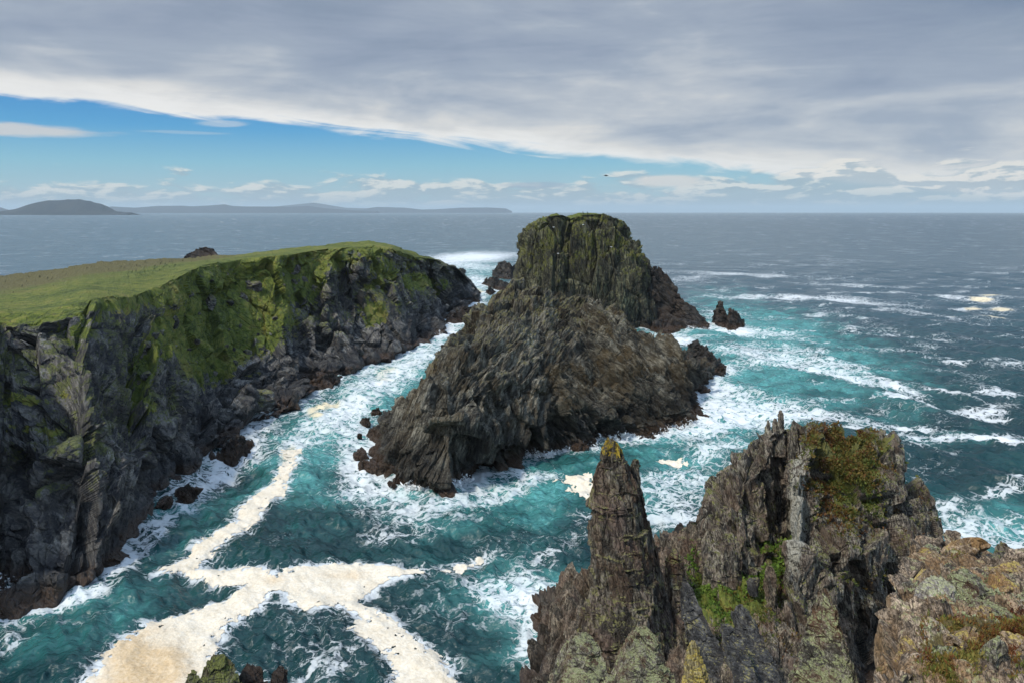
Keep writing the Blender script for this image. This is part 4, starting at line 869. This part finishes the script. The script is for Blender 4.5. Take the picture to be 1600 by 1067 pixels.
# ------------------------------------------------------------------ sea
def wave(x, y, gs=None):
    """surface height; gs = grid spacing: components finer than the grid are left to the shader"""
    rs = np.random.RandomState(5); z = np.zeros_like(x)
    for k in range(46):
        L = 1.6*(34/1.6)**rs.rand(); th = R(200)+rs.randn()*.55; a = .0125*L**.86*(.6+.8*rs.rand()); ph = rs.rand()*6.283
        kk = 2*math.pi/L; s = np.sin(kk*(x*math.cos(th)+y*math.sin(th))+ph+.6*np.sin((x*.7-y*.4)*kk*.23+ph*3))
        s = s if L > 12 else (1-2*np.abs(s))*.8
        wgt = 1.0 if gs is None else np.clip((L/np.maximum(gs, 1e-3)-2)/2.5, 0, 1)
        z += a*s*wgt*1.15
    return z
# distance to the rocks at the waterline
WL = np.concatenate(WATERLINE); RX0, RX1, RY0, RY1, RC = -330., 420., 30., 560., 1.0
nx, ny = int((RX1-RX0)/RC), int((RY1-RY0)/RC); Dm = np.full((nx, ny), 60.)
ii = ((WL[:, 0]-RX0)/RC).astype(int); jj = ((WL[:, 1]-RY0)/RC).astype(int); ok = (ii >= 0) & (ii < nx) & (jj >= 0) & (jj < ny); Dm[ii[ok], jj[ok]] = 0
for _ in range(45):
    for (a, b, c) in ((1, 0, 1), (0, 1, 1), (1, 1, 1.414), (1, -1, 1.414)):
        for s in (1, -1):
            sh = np.roll(np.roll(Dm, a*s, 0), b*s, 1)+c*RC; Dm = np.minimum(Dm, sh)
def rock_dist(x, y):
    fx = np.clip((x-RX0)/RC, 0, nx-2); fy = np.clip((y-RY0)/RC, 0, ny-2); i = fx.astype(int); j = fy.astype(int); a = fx-i; b = fy-j
    d = Dm[i, j]*(1-a)*(1-b)+Dm[i+1, j]*a*(1-b)+Dm[i, j+1]*(1-a)*b+Dm[i+1, j+1]*a*b
    return np.where((x < RX0) | (x > RX1) | (y < RY0) | (y > RY1), 60, d)
RAFT = [(120,1085),(168,1027),(213,985),(268,958),(338,938),(388,916),(350,906),(312,894),(288,886),(245,892),(270,876),(298,862),(318,842),(345,822),(372,812),(376,790),(402,768),(430,752),(446,722),(440,705),
 (466,704),(462,728),(450,748),(442,772),(416,785),(402,808),(380,828),(342,845),(326,866),(302,880),(332,884),(380,886),(418,891),(432,904),(448,891),(500,882),(550,878),(602,883),(660,897),(602,905),(575,920),(547,935),(582,950),(612,966),(650,1000),(690,1025),(722,1085),
 (622,1085),(622,1042),(602,1016),(552,985),(570,962),(541,946),(482,950),(456,941),(449,926),(422,924),(402,946),(371,961),(341,985),(330,1020),(335,1085)]
def poly_sd(W, fx, fy):
    best = np.full(len(fx), 1e9); ins = np.zeros(len(fx), bool)
    for k in range(len(W)):
        a, b_ = W[k], W[(k+1) % len(W)]; e = b_-a; t_ = np.clip(((fx-a[0])*e[0]+(fy-a[1])*e[1])/(e@e), 0, 1)
        best = np.minimum(best, (fx-a[0]-t_*e[0])**2+(fy-a[1]-t_*e[1])**2)
        c_ = ((a[1] > fy) != (b_[1] > fy)) & (fx < (b_[0]-a[0])*(fy-a[1])/(b_[1]-a[1]+1e-12)+a[0]); ins ^= c_
    return np.sqrt(best)*np.where(ins, 1, -1)
RAFT_W = np.array([pt(a, b_, 0)[:2] for a, b_ in RAFT])
def raft_sd(x, y):
    o = np.full(len(x), -30.); m = (y < 185) & (np.abs(x) < 90); o[m] = poly_sd(RAFT_W, x[m], y[m]); return o
def sea_z(x, y, gs):
    r_ = np.hypot(x, y); z = wave(x, y, gs)*(.75+.25*np.clip(rock_dist(x, y)/10, 0, 1))*np.clip(1.2-r_/3500, .0, 1)
    m_ = r_ < 420; P_ = np.stack([x[m_], y[m_], 0*x[m_]], 1); ch = np.zeros(len(x))
    ch[m_] = fbm(P_*[.55, .75, 1], 7, 3, .5)*.20 + (1-2*np.abs(fbm(P_*[.16, .22, 1], 9, 3, .5)))*.20
    sd = raft_sd(x, y); return (z+ch*np.clip(1.3-r_/330, 0, 1))*(1-.70*np.clip((sd+2.5)/3.5, 0, 1))
NA, NR = 1250, 1000
az_ = np.linspace(R(-58), R(58), NA)
dep = np.concatenate([np.linspace(R(62), R(34), 60, endpoint=False), R(34)*(R(.062)/R(34))**(np.linspace(0, 1, NR-60)**1.0)*0+np.linspace(R(34), R(.45), NR-60)])
dep = np.concatenate([dep, R(.45)*(.062/.45)**np.linspace(0.02, 1, 40)])
rr = CAM_H/np.tan(dep)
A_, R_ = np.meshgrid(az_, rr, indexing='ij'); X = R_*np.sin(A_); Y = R_*np.cos(A_)
gs = np.maximum(np.gradient(rr)[None, :]*np.ones_like(X), R_*(az_[1]-az_[0]))
x, y, g_ = X.ravel(), Y.ravel(), np.abs(gs.ravel())
P0 = np.stack([x, y, 0*x], 1)
d = rock_dist(x, y)
z = sea_z(x, y, g_)
u, v = proj(P0)
def blobs(L):
    o = np.zeros(len(u))
    for (cu, cv, a, b_, ang, w_) in L:
        c_, s_ = math.cos(R(ang)), math.sin(R(ang)); du, dv = u-cu, v-cv; p = (du*c_+dv*s_)/a; q = (-du*s_+dv*c_)/b_
        m = (np.abs(p) < 2.5) & (np.abs(q) < 2.5); e = w_*np.exp(-(p[m]**2+q[m]**2)**1.2); o[m] = 1-(1-o[m])*(1-np.clip(e, 0, 1))
    return o
FO = [(740,402,75,9,-2,1.0),(700,412,40,10,0,.6),(765,418,60,8,0,.5),(735,440,40,14,0,.7),(800,455,30,16,-20,.7),(725,480,40,20,-30,.75),(700,515,40,14,0,.8),(660,555,60,20,-35,.62),(600,590,60,22,-35,.55),
  (540,640,60,28,-40,.55),(480,600,30,12,-30,.8),(470,680,60,26,-35,.58),(560,690,40,40,0,.5),(390,690,50,22,-40,.62),(330,745,50,20,-40,.62),(250,820,50,18,-50,.52),(190,880,50,14,-40,.5),(120,935,70,16,-15,.6),(50,925,60,16,0,.75),(10,1000,50,20,-20,.35),(120,975,60,8,10,.35),
  (640,790,110,26,5,.58),(560,745,40,26,0,.5),(620,830,60,14,0,.35),(760,770,70,20,-15,.55),(830,745,60,14,-15,.5),(720,745,60,12,-10,.75),(800,920,95,42,10,.60),(870,855,70,22,-30,.45),(740,870,60,10,-18,.62),(640,898,20,5,0,.6),
  (420,1010,90,26,-8,.27),(520,1040,70,18,0,.36),(400,1045,40,14,0,.55),(850,1030,24,40,0,.5),(820,1000,20,30,0,.4),(560,1000,50,20,30,.3),
  (960,745,80,10,0,.45),(1090,745,100,30,-8,.62),(1050,800,90,30,0,.62),(1120,700,90,14,-5,.55),(1100,600,70,16,10,.8),(1150,640,110,30,8,.75),(1110,665,60,18,-10,.7),(1230,640,120,16,5,.65),(1270,570,120,14,6,.62),(1180,545,100,14,4,.6),(1150,517,50,6,5,.85),(1210,520,70,8,6,.5),(1060,530,30,10,0,.9),
  (1130,490,60,7,0,.5),(1080,435,50,6,-5,.5),(1180,430,150,3,3,.55),(1350,447,120,2.5,2,.5),(1230,465,150,4,1,.7),(1380,475,110,3,5,.6),(1450,490,90,4,8,.45),
  (1330,590,60,7,14,.85),(1400,600,70,5,20,.8),(1480,612,50,5,12,.6),(1300,620,50,6,0,.4),(1540,640,50,10,-5,.75),(1470,640,50,5,8,.5),(1350,655,110,7,4,.45),(1500,680,120,6,3,.85),(1590,690,60,4,5,.8),(1420,662,70,6,5,.6),(1480,700,30,6,10,.5),(1560,765,60,12,-6,.62),(1440,750,30,10,0,.55),(1590,740,20,16,0,.75),
  (1530,820,110,28,0,.66),(1470,790,40,16,0,.5),(1580,850,60,14,0,.72),(1430,690,40,5,0,.5),(1530,470,50,7,0,.45),(1400,545,80,6,5,.35),(1560,560,50,4,0,.4),(1480,580,60,4,5,.35),(1150,570,50,10,0,.3),(900,800,40,16,0,.3),
  (50,432,70,3,-4,1),(20,440,40,3,0,.8)]
AE = [(740,425,80,35,0,.75),(700,500,60,40,-30,.75),(610,600,110,50,-35,.95),(490,690,100,60,-35,.9),(450,760,90,40,0,.35),(580,770,120,40,0,.45),(780,780,150,50,0,.6),(800,920,110,50,0,.8),(120,960,160,70,-10,.42),(300,800,80,50,0,.3),
  (60,930,80,20,0,.7),(1120,640,130,70,10,.8),(1240,580,200,70,8,.62),(1180,510,140,35,0,.8),(1080,760,140,80,0,.62),(1400,640,160,22,4,.32),(1530,820,150,50,0,.75),(1500,680,130,16,4,.35),(1350,470,120,6,0,.12),(650,830,300,60,0,.12),(900,750,120,40,0,.45),(1120,465,80,25,0,.5),(860,1000,60,60,0,.4),(1330,560,160,40,10,.45)]
foam = blobs(FO); aer = blobs(AE)
chan = np.exp(-(((u-560)/190)**2+((v-640)/120)**2)**2); foam = np.clip(foam+chan*.13, 0, 1)
prox = np.exp(-d/3.2)*(d < 55); expo = .40+.6*np.clip((u-560)/500, 0, 1)+.25*np.clip((y-180)/100, 0, 1)
foam = 1-(1-foam*.92)*(1-np.clip(prox*(.55+.45*fbm(P0/9, 31, 2)), 0, 1)*np.clip(expo+.35, 0, 1))
aer = 1-(1-aer)*(1-.75*np.exp(-d/13)*np.clip(expo, 0, 1))
foam += .16*fbm(P0/[16, 11, 1], 33, 3)*(foam > .05)
# scattered whitecaps on the open water (right side, middle distance)
wc = fbm(P0*[.035, .055, 1], 41, 5, .6); open_ = np.clip((u-1080)/250, 0, 1)*np.clip((v-400)/70, 0, 1)
foam = np.maximum(foam, np.clip((wc-.22)*2.2, 0, .62)*open_)
foam = np.maximum(foam, np.clip((fbm(P0*[.012, .03, 1], 43, 5, .6)-.36)*3, 0, .5)*np.clip((v-380)/40, 0, 1)*np.clip((u-1000)/100, 0, 1))
rs_ = raft_sd(x, y); foam = np.maximum(foam, .78*np.exp(-np.clip(-rs_, 0, 99)/1.6)*(rs_ < 1)); foam = foam*.9
foam = np.maximum(foam, .10+.26*fbm(P0*.05, 45, 3))*1.0
poly_cream = [(500,635,24,7,-25,.9),(515,630,16,6,-20,.9),(495,650,12,4,0,.8),(450,712,22,10,-60,.6),(605,575,26,8,-10,.45),(598,590,20,8,0,.4),(1535,468,22,3.5,3,1),(1565,485,22,3,4,.9),(1520,482,14,3,0,1),(1555,497,26,3,4,.8),(1470,492,24,2,3,.8),(1550,462,20,2,0,.8),(730,455,24,3,0,.8),(728,492,26,7,-28,.8),(740,457,18,2,0,.7)]
cream = blobs(poly_cream); foam = np.maximum(foam, cream*.95)
SEA_XYZ = np.stack([x, y, z], 1)

m, nt = new_mat('sea_water')
geo = nd(nt, 'ShaderNodeNewGeometry'); pos = geo.outputs['Position']
af = nd(nt, 'ShaderNodeAttribute', attribute_name='foam').outputs['Fac']; aa = nd(nt, 'ShaderNodeAttribute', attribute_name='aerated').outputs['Fac']
ac = nd(nt, 'ShaderNodeAttribute', attribute_name='cream').outputs['Fac']
warp = nd(nt, 'ShaderNodeTexNoise', {'Vector': pos, 'Scale': .22, 'Detail': 5.0, 'Roughness': .6}).outputs[1]
wp = nd(nt, 'ShaderNodeVectorMath', {0: pos, 1: nd(nt, 'ShaderNodeVectorMath', {0: nd(nt, 'ShaderNodeVectorMath', {0: warp, 1: (.5, .5, .5)}, operation='SUBTRACT').outputs[0], 1: (7, 7, 0)}, operation='MULTIPLY').outputs[0]}, operation='ADD').outputs[0]
wp = nd(nt, 'ShaderNodeVectorMath', {0: wp, 1: (1, 1, 0)}, operation='MULTIPLY').outputs[0]
v1 = VO(nt, wp, .42); v2 = VO(nt, wp, 1.15); v3 = VO(nt, wp, .17)
l1 = MR(nt, v1, .0, .20, 1, 0); l2 = MR(nt, v2, .0, .22, 1, 0); l3 = MR(nt, v3, 0, .12, 1, 0)
fn = NO(nt, wp, 1.4, 7, .68); fb = NO(nt, wp, .16, 6, .62)
lace = MA(nt, 'MAXIMUM', MA(nt, 'MAXIMUM', MA(nt, 'MULTIPLY', l1, .95), MA(nt, 'MULTIPLY', l2, .72)), MA(nt, 'MULTIPLY', l3, 1.0))
fn_ = MR(nt, fn, .30, .70, 0, 1, False)
web = MA(nt, 'ADD', MA(nt, 'MULTIPLY', lace, .56), MA(nt, 'MULTIPLY', fn_, .44))
dens = MA(nt, 'ADD', af, MA(nt, 'MULTIPLY', MA(nt, 'SUBTRACT', fb, .5), .85))
thr = MA(nt, 'SUBTRACT', .98, MA(nt, 'MULTIPLY', dens, .98))
fm = MR(nt, MA(nt, 'SUBTRACT', web, thr), -.10, .16)
fm = MA(nt, 'MULTIPLY', MA(nt, 'MULTIPLY', fm, MR(nt, af, .06, .25)), MR(nt, dens, .25, .95, .62, 1.0))
milk = MR(nt, MA(nt, 'ADD', aa, MA(nt, 'MULTIPLY', MA(nt, 'SUBTRACT', NO(nt, wp, .11, 5, .6), .5), 1.5)), .15, 1.0)
dn = NO(nt, pos, .035, 4)
deep = MX(nt, MR(nt, dn, .35, .65), (.006, .030, .034), (.010, .050, .052))
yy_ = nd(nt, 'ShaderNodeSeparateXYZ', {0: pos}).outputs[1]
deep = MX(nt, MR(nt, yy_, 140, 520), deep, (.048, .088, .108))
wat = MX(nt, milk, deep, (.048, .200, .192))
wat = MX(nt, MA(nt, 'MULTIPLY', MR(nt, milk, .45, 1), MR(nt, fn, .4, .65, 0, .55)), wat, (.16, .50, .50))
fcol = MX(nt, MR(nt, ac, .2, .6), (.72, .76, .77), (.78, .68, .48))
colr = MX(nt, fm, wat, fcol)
cd_ = nd(nt, 'ShaderNodeCameraData').outputs['View Distance']
r2 = nd(nt, 'ShaderNodeVectorMath', {0: nd(nt, 'ShaderNodeVectorMath', {0: pos, 1: (1.0, 1.35, .2)}, operation='MULTIPLY').outputs[0]}, operation='SCALE')
r2.inputs['Scale'].default_value = 1.0
wv_ = r2.outputs[0]
w1 = NO(nt, wv_, 1.6, 5, .55, .4); w2 = NO(nt, wv_, .30, 4, .5, .5); w3 = NO(nt, wv_, .055, 4, .55, .3)
hh = MA(nt, 'ADD', MA(nt, 'MULTIPLY', w1, .17), MA(nt, 'ADD', MA(nt, 'MULTIPLY', w2, .75), MA(nt, 'MULTIPLY', w3, 2.6)))
st_ = nd(nt, 'ShaderNodeVectorMath', {0: pos, 1: (.55, 1.0, 0)}, operation='MULTIPLY').outputs[0]
hh = MA(nt, 'ADD', hh, MA(nt, 'ADD', MA(nt, 'MULTIPLY', NO(nt, st_, .016, 6, .68), 3.6), MA(nt, 'MULTIPLY', NO(nt, st_, .0045, 6, .7), 6.0)))
hh = MA(nt, 'ADD', hh, MA(nt, 'MULTIPLY', fm, .10))
bmp = nd(nt, 'ShaderNodeBump', {'Height': hh, 'Distance': 1.0, 'Strength': 1.0})
b = bsdf(nt, colr, MR(nt, fm, 0, 1, .24, .9), bmp.outputs[0], .5); b.inputs['IOR'].default_value = 1.33
M_sea = m
sea = raw_mesh('sea', SEA_XYZ, grid_quads(NA, len(rr))[:, ::-1], M_sea, smooth=True, attrs={'foam': foam, 'aerated': aer, 'cream': cream})
tag(sea, 'rough teal sea laced with white foam reaching to the horizon', 'sea', kind='structure')

# cream foam rafts floating on the inlet
m, nt = new_mat('sea_foam'); pos = nd(nt, 'ShaderNodeNewGeometry').outputs['Position']
age = nd(nt, 'ShaderNodeAttribute', attribute_name='age').outputs['Fac']
n1 = NO(nt, pos, 2.2, 8, .7, .5); n2 = NO(nt, pos, .35, 6, .65); vo = VO(nt, pos, 2.4, 'F1')
t = MA(nt, 'ADD', MA(nt, 'MULTIPLY', n1, .6), MA(nt, 'MULTIPLY', n2, .4))
c1 = RAMP(nt, t, [(.34, (.57, .49, .36)), (.46, (.72, .64, .50)), (.60, (.79, .74, .63))])
c2 = RAMP(nt, t, [(.34, (.42, .28, .15)), (.46, (.58, .43, .25)), (.60, (.68, .54, .36))])
fc = MX(nt, MR(nt, MA(nt, 'ADD', age, MA(nt, 'MULTIPLY', MA(nt, 'SUBTRACT', n2, .5), .9)), .2, .75), c1, c2)
bsdf(nt, fc, .9, nd(nt, 'ShaderNodeBump', {'Height': MA(nt, 'ADD', n1, MA(nt, 'MULTIPLY', vo, -.4)), 'Distance': .16, 'Strength': .8}).outputs[0], .2); M_foam = m
RAFTS = [(RAFT, [(225,1040,60,60),(430,908,20,8),(530,897,40,8)]),
 ([(868,752),(890,740),(916,735),(930,750),(924,777),(905,771),(888,763),(896,752)], []), ([(1024,716),(1040,708),(1062,708),(1078,713),(1060,719),(1040,720)], []),
 ([(690,893),(712,880),(735,868),(752,862),(735,876),(712,888)], [])]
for ri, (poly, ages) in enumerate(RAFTS):
    W = np.array([pt(a, b_, 0)[:2] for a, b_ in poly]); x0, y0 = W.min(0)-2; x1, y1 = W.max(0)+2
    st = .16 if ri == 0 else .18
    gx = np.arange(x0, x1, st); gy = np.arange(y0, y1, st*1.25); GX, GY = np.meshgrid(gx, gy, indexing='ij'); fx, fy = GX.ravel(), GY.ravel()
    sd_ = poly_sd(W, fx, fy)
    fp = np.stack([fx, fy, 0*fx], 1)
    sd_ = sd_ + .25 + fbm(fp*.45, 61, 5, .62)*1.0 + np.minimum(fbm(fp*1.3, 62, 5, .7)*1.3+.1, .2)
    sd_ = sd_ - np.clip(fbm(fp*[1.6, 1.1, 1], 66, 4, .6)-.22, 0, 1)*6*np.clip(1.3-sd_/3.5, 0, 1)
    thick = np.clip(sd_/.8, 0, 1)
    zz = sea_z(fx, fy, np.hypot(fx, fy)**2/50*.00062)+.07+thick*(.05+.05*fbm(fp*1.4, 63, 4, .6))
    uu, vv = proj(fp); ag = np.zeros(len(fx))
    for (cu, cv, a, b_) in ages: ag = np.maximum(ag, .75*np.exp(-((uu-cu)/a/1.35)**2-((vv-cv)/b_/1.35)**2)*(.6+.8*np.clip(fbm(fp/7, 71, 4)+.5, 0, 1)))
    Q = grid_quads(len(gx), len(gy)); keep = (sd_[Q] > 0).sum(1) >= 3; Q = Q[keep][:, ::1]
    idx, inv = np.unique(Q, return_inverse=True); Vf = np.stack([fx, fy, zz], 1)[idx]
    o = raw_mesh('foam_raft', Vf, inv.reshape(-1, 4), M_foam, smooth=True, attrs={'age': ag[idx]})
    tag(o, ['large branching raft of cream sea foam in the near inlet', 'cream foam patch just left of the needle top', 'small white foam streak right of the needle top', 'thin foam streak trailing toward the needle'][ri], 'sea foam', kind='stuff')

# spray thrown up where the swell meets rock
rs = np.random.RandomState(77); wl_ = WL[(WL[:, 1] > 100)]; cu_, cv_ = proj(np.stack([wl_[:, 0], wl_[:, 1], 0*wl_[:, 0]], 1))
exps = ((cu_ > 960) & (cv_ < 720)) | ((cu_ > 640) & (cv_ > 670)) | ((cu_ < 90) & (cv_ > 880)) | (np.abs(cu_-640) < 60) & (cv_ < 560)
exps &= fbm(np.stack([wl_[:, 0], wl_[:, 1], 0*wl_[:, 0]], 1)*.09, 3, 3) > .12
ce = wl_[exps]; ce = ce[rs.choice(len(ce), 240)]; nk = 70
hgt = (.25+rs.rand(240)**2.5*2.2)[:, None]
a_ = rs.rand(240, nk)*2*math.pi; rr_ = rs.rand(240, nk)**.7*(1.1+hgt*.5); zz_ = rs.rand(240, nk)**1.6*hgt*np.exp(-rr_*.45)+.1
Pc = np.stack([ce[:, None, 0]+rr_*np.cos(a_), ce[:, None, 1]+rr_*np.sin(a_)-.5, zz_+sea_z(np.repeat(ce[:, 0], nk), np.repeat(ce[:, 1], nk), np.full(240*nk, .5)).reshape(240, nk)], -1).reshape(-1, 3)
sz_ = (.04+.15*rs.rand(len(Pc))**2)[:, None]; t1 = rs.randn(len(Pc), 3)*sz_; t2 = rs.randn(len(Pc), 3)*sz_; Vs = np.stack([Pc-t1, Pc-t2, Pc+t1, Pc+t2], 1).reshape(-1, 3)
m, nt = new_mat('spray'); bsdf(nt, (.85, .88, .88, 1), .9)
tag(raw_mesh('sea_spray', Vs, np.arange(len(Vs)).reshape(-1, 4), m), 'white spray breaking along the rock edges', 'spray', kind='stuff')

# ------------------------------------------------------------------ far land
def hill_mat(name, a, b):
    m, nt = new_mat(name); pos = nd(nt, 'ShaderNodeNewGeometry').outputs['Position']
    bsdf(nt, MX(nt, MR(nt, NO(nt, pos, .004, 7, .65), .4, .6), a, b), .95); return m
M_hill = hill_mat('far_hill', (.010, .018, .024), (.026, .032, .034))
def hill(name, Y, line, vb, depth, seed, rough, label, n=260, m_=26):
    """skyline traced at distance Y; a real ridge with a front slope and a back slope"""
    us = np.array([p[0] for p in line], float); vs = np.array([p[1] for p in line], float)
    uu = np.linspace(us[0], us[-1], n); vv = np.interp(uu, us, vs)
    crest = np.array([pt(a, b_, -Y) for a, b_ in zip(uu, vv)]); h = np.maximum(crest[:, 2], .5)
    G = np.zeros((n, m_, 3)); rows = np.linspace(-1, 1, m_)
    for j, t in enumerate(rows):
        s = max(0, 1-abs(t)**1.25); G[:, j, 0] = crest[:, 0]*(1+t*depth/Y*.5); G[:, j, 1] = Y+t*depth; G[:, j, 2] = h*s
    P = G.reshape(-1, 3).copy(); nse = fbm(P/[rough*6, rough*6, 1e9], seed, 5, .55).reshape(n, m_)
    G[..., 2] = G[..., 2]*(1+.28*nse*(np.abs(rows)[None, :] > .1))-(np.abs(rows)[None, :] > .97)*6
    return tag(raw_mesh(name, G.reshape(-1, 3), grid_quads(n, m_), M_hill, smooth=True), label, 'hills', kind='structure')
hill('far_hills', 41000, [(380,330),(420,324),(460,320),(490,317),(510,320),(540,325),(600,327),(640,330)], 330, 1500, 3, 400, 'pale cone of a mountain, faintest on the horizon')
hill('far_hills', 37000, [(560,330),(575,326),(590,324),(630,325),(660,328),(690,327),(720,325),(760,324.5),(790,326),(800,330.5)], 330, 1500, 4, 400, 'pale headland at the right end of the far coast')
hill('far_hills', 31000, [(120,331),(175,323),(210,325),(250,322),(300,323),(340,321),(350,320),(365,323),(400,323),(450,324),(480,322.5),(510,326),(550,329),(590,330.5)], 331, 1400, 5, 350, 'long low blue coast behind the sea')
hill('far_hills', 27000, [(-120,332),(-60,324),(-20,322),(0,325),(12,329),(20,331.5)], 331, 1200, 6, 350, 'blue hill cut by the left edge of the view')
hill('island', 13500, [(-10,334),(5,330),(25,327),(45,320),(60,316),(75,313.5),(95,313),(110,312),(125,311.5),(135,314),(150,318),(160,320),(168,323),(175,328),(182,331),(190,331.5),(196,332.5),(203,332),(207,334)], 335, 700, 7, 60, 'dark flat-topped island out at sea on the left')

# ------------------------------------------------------------------ birds
def solid(name): m, nt = new_mat(name); return m, nt
def bird(name, loc, span, label, colr, flying=True, heading=0.0):
    m, nt = new_mat(name+'_feathers'); bsdf(nt, colr, .8)
    th = np.linspace(0, 2*math.pi, 12, endpoint=False); prof_ = [(-.34, .01), (-.25, .05), (-.1, .085), (.05, .09), (.16, .06), (.2, .05), (.26, .055), (.31, .035), (.37, .008)]
    G = np.array([[(math.cos(t)*r*.85, xx, math.sin(t)*r+(.03 if xx > .18 else 0)) for xx, r in prof_] for t in th])*span
    body = raw_mesh(name, G.reshape(-1, 3), grid_quads(12, len(prof_), True), m, smooth=True)
    for s in (-1, 1):
        if flying: L = [(0.04, .12, .03), (.25, .10, .12), (.5, -.04, .09), (.5, -.08, .09), (.25, -.04, .11), (0.04, -.10, .02)]
        else: L = [(.06, .12, .06), (.085, .0, .07), (.05, -.3, .05), (.045, -.32, .03), (.08, -.08, .0), (.07, .08, .0)]
        top = [(s*a*span, b_*span, c*span) for a, b_, c in L]; bot = [(a, b_, c-.012*span) for a, b_, c in top]
        Vw = top+bot; F_ = [(0, 1, 4, 5), (1, 2, 3, 4), (11, 10, 7, 6), (10, 9, 8, 7)]+[(k, (k+1) % 6, (k+1) % 6+6, k+6) for k in range(6)]
        raw_mesh('wing', Vw, F_, m, body)
    if not flying:
        for s in (-1, 1):
            raw_mesh('leg', [(s*.03*span+a*.01*span, b_*.01*span, c) for c in (-.06*span, -.26*span) for a, b_ in ((-1, -1), (1, -1), (1, 1), (-1, 1))],
                     [(0, 1, 5, 4), (1, 2, 6, 5), (2, 3, 7, 6), (3, 0, 4, 7)], m, body)
    body.location = loc; body.rotation_euler = (0, 0, heading)
    return tag(body, label, 'bird')
bird('seabird', pt(947, 275, -150), 1.2, 'small dark seabird flying above the sea stack', (.03, .03, .03), True, 1.2)
from mathutils.bvhtree import BVHTree
bpy.context.view_layer.update()
bv = BVHTree.FromObject(stack, bpy.context.evaluated_depsgraph_get())
def on_stack(u, v):
    o_ = Vector((0, 0, CAM_H)); t = Vector(pt(u, v, -400))-o_; h = bv.ray_cast(o_, t.normalized()); return h[0] if h[0] else Vector(pt(u, v, -345))
for (uu_, vv_, lab) in [(865, 356, 'white gull perched on the upper left wall of the stack'), (872, 397, 'white gull perched low on the left wall of the stack'), (955, 387, 'white gull perched on the right-hand wall of the stack'), (911, 352, 'white gull perched under the middle of the stack top')]:
    p_ = on_stack(uu_, vv_); bird('gull', (p_.x, p_.y-.5, p_.z+.2), 1.5, lab, (.75, .75, .73), False, 1.5)
for (uu_, lab) in [(911, 'dark bird standing upright on the summit of the stack, left of two'), (918, 'dark bird standing upright on the summit of the stack, right of two')]:
    h = bv.ray_cast(Vector((pt(uu_, 336, -356)[0], 356, 90)), Vector((0, 0, -1)))[0]
    if h: bird('cormorant', (h.x, h.y, h.z+.7), 2.0, lab, (.02, .02, .02), False, .7).rotation_euler = (1.1, 0, .6)

# ------------------------------------------------------------------ sea haze
m, nt = new_mat('haze')
v_ = nd(nt, 'ShaderNodeVolumePrincipled', {'Color': (.74, .90, 1.0, 1), 'Density': 2.6e-5, 'Anisotropy': 0.0})
nt.links.new(v_.outputs[0], nd(nt, 'ShaderNodeOutputMaterial').inputs['Volume'])
hx, y0_, y1_, z0_, z1_ = 75000, -3000, 90000, -8, 640
Vh = [(a*hx, b, c) for c in (z0_, z1_) for a, b in ((-1, y0_), (1, y0_), (1, y1_), (-1, y1_))]
Fh = [(0, 3, 2, 1), (4, 5, 6, 7), (0, 1, 5, 4), (1, 2, 6, 5), (2, 3, 7, 6), (3, 0, 4, 7)]
tag(raw_mesh('haze', Vh, Fh, m), 'thin blue sea haze', 'haze', kind='stuff')
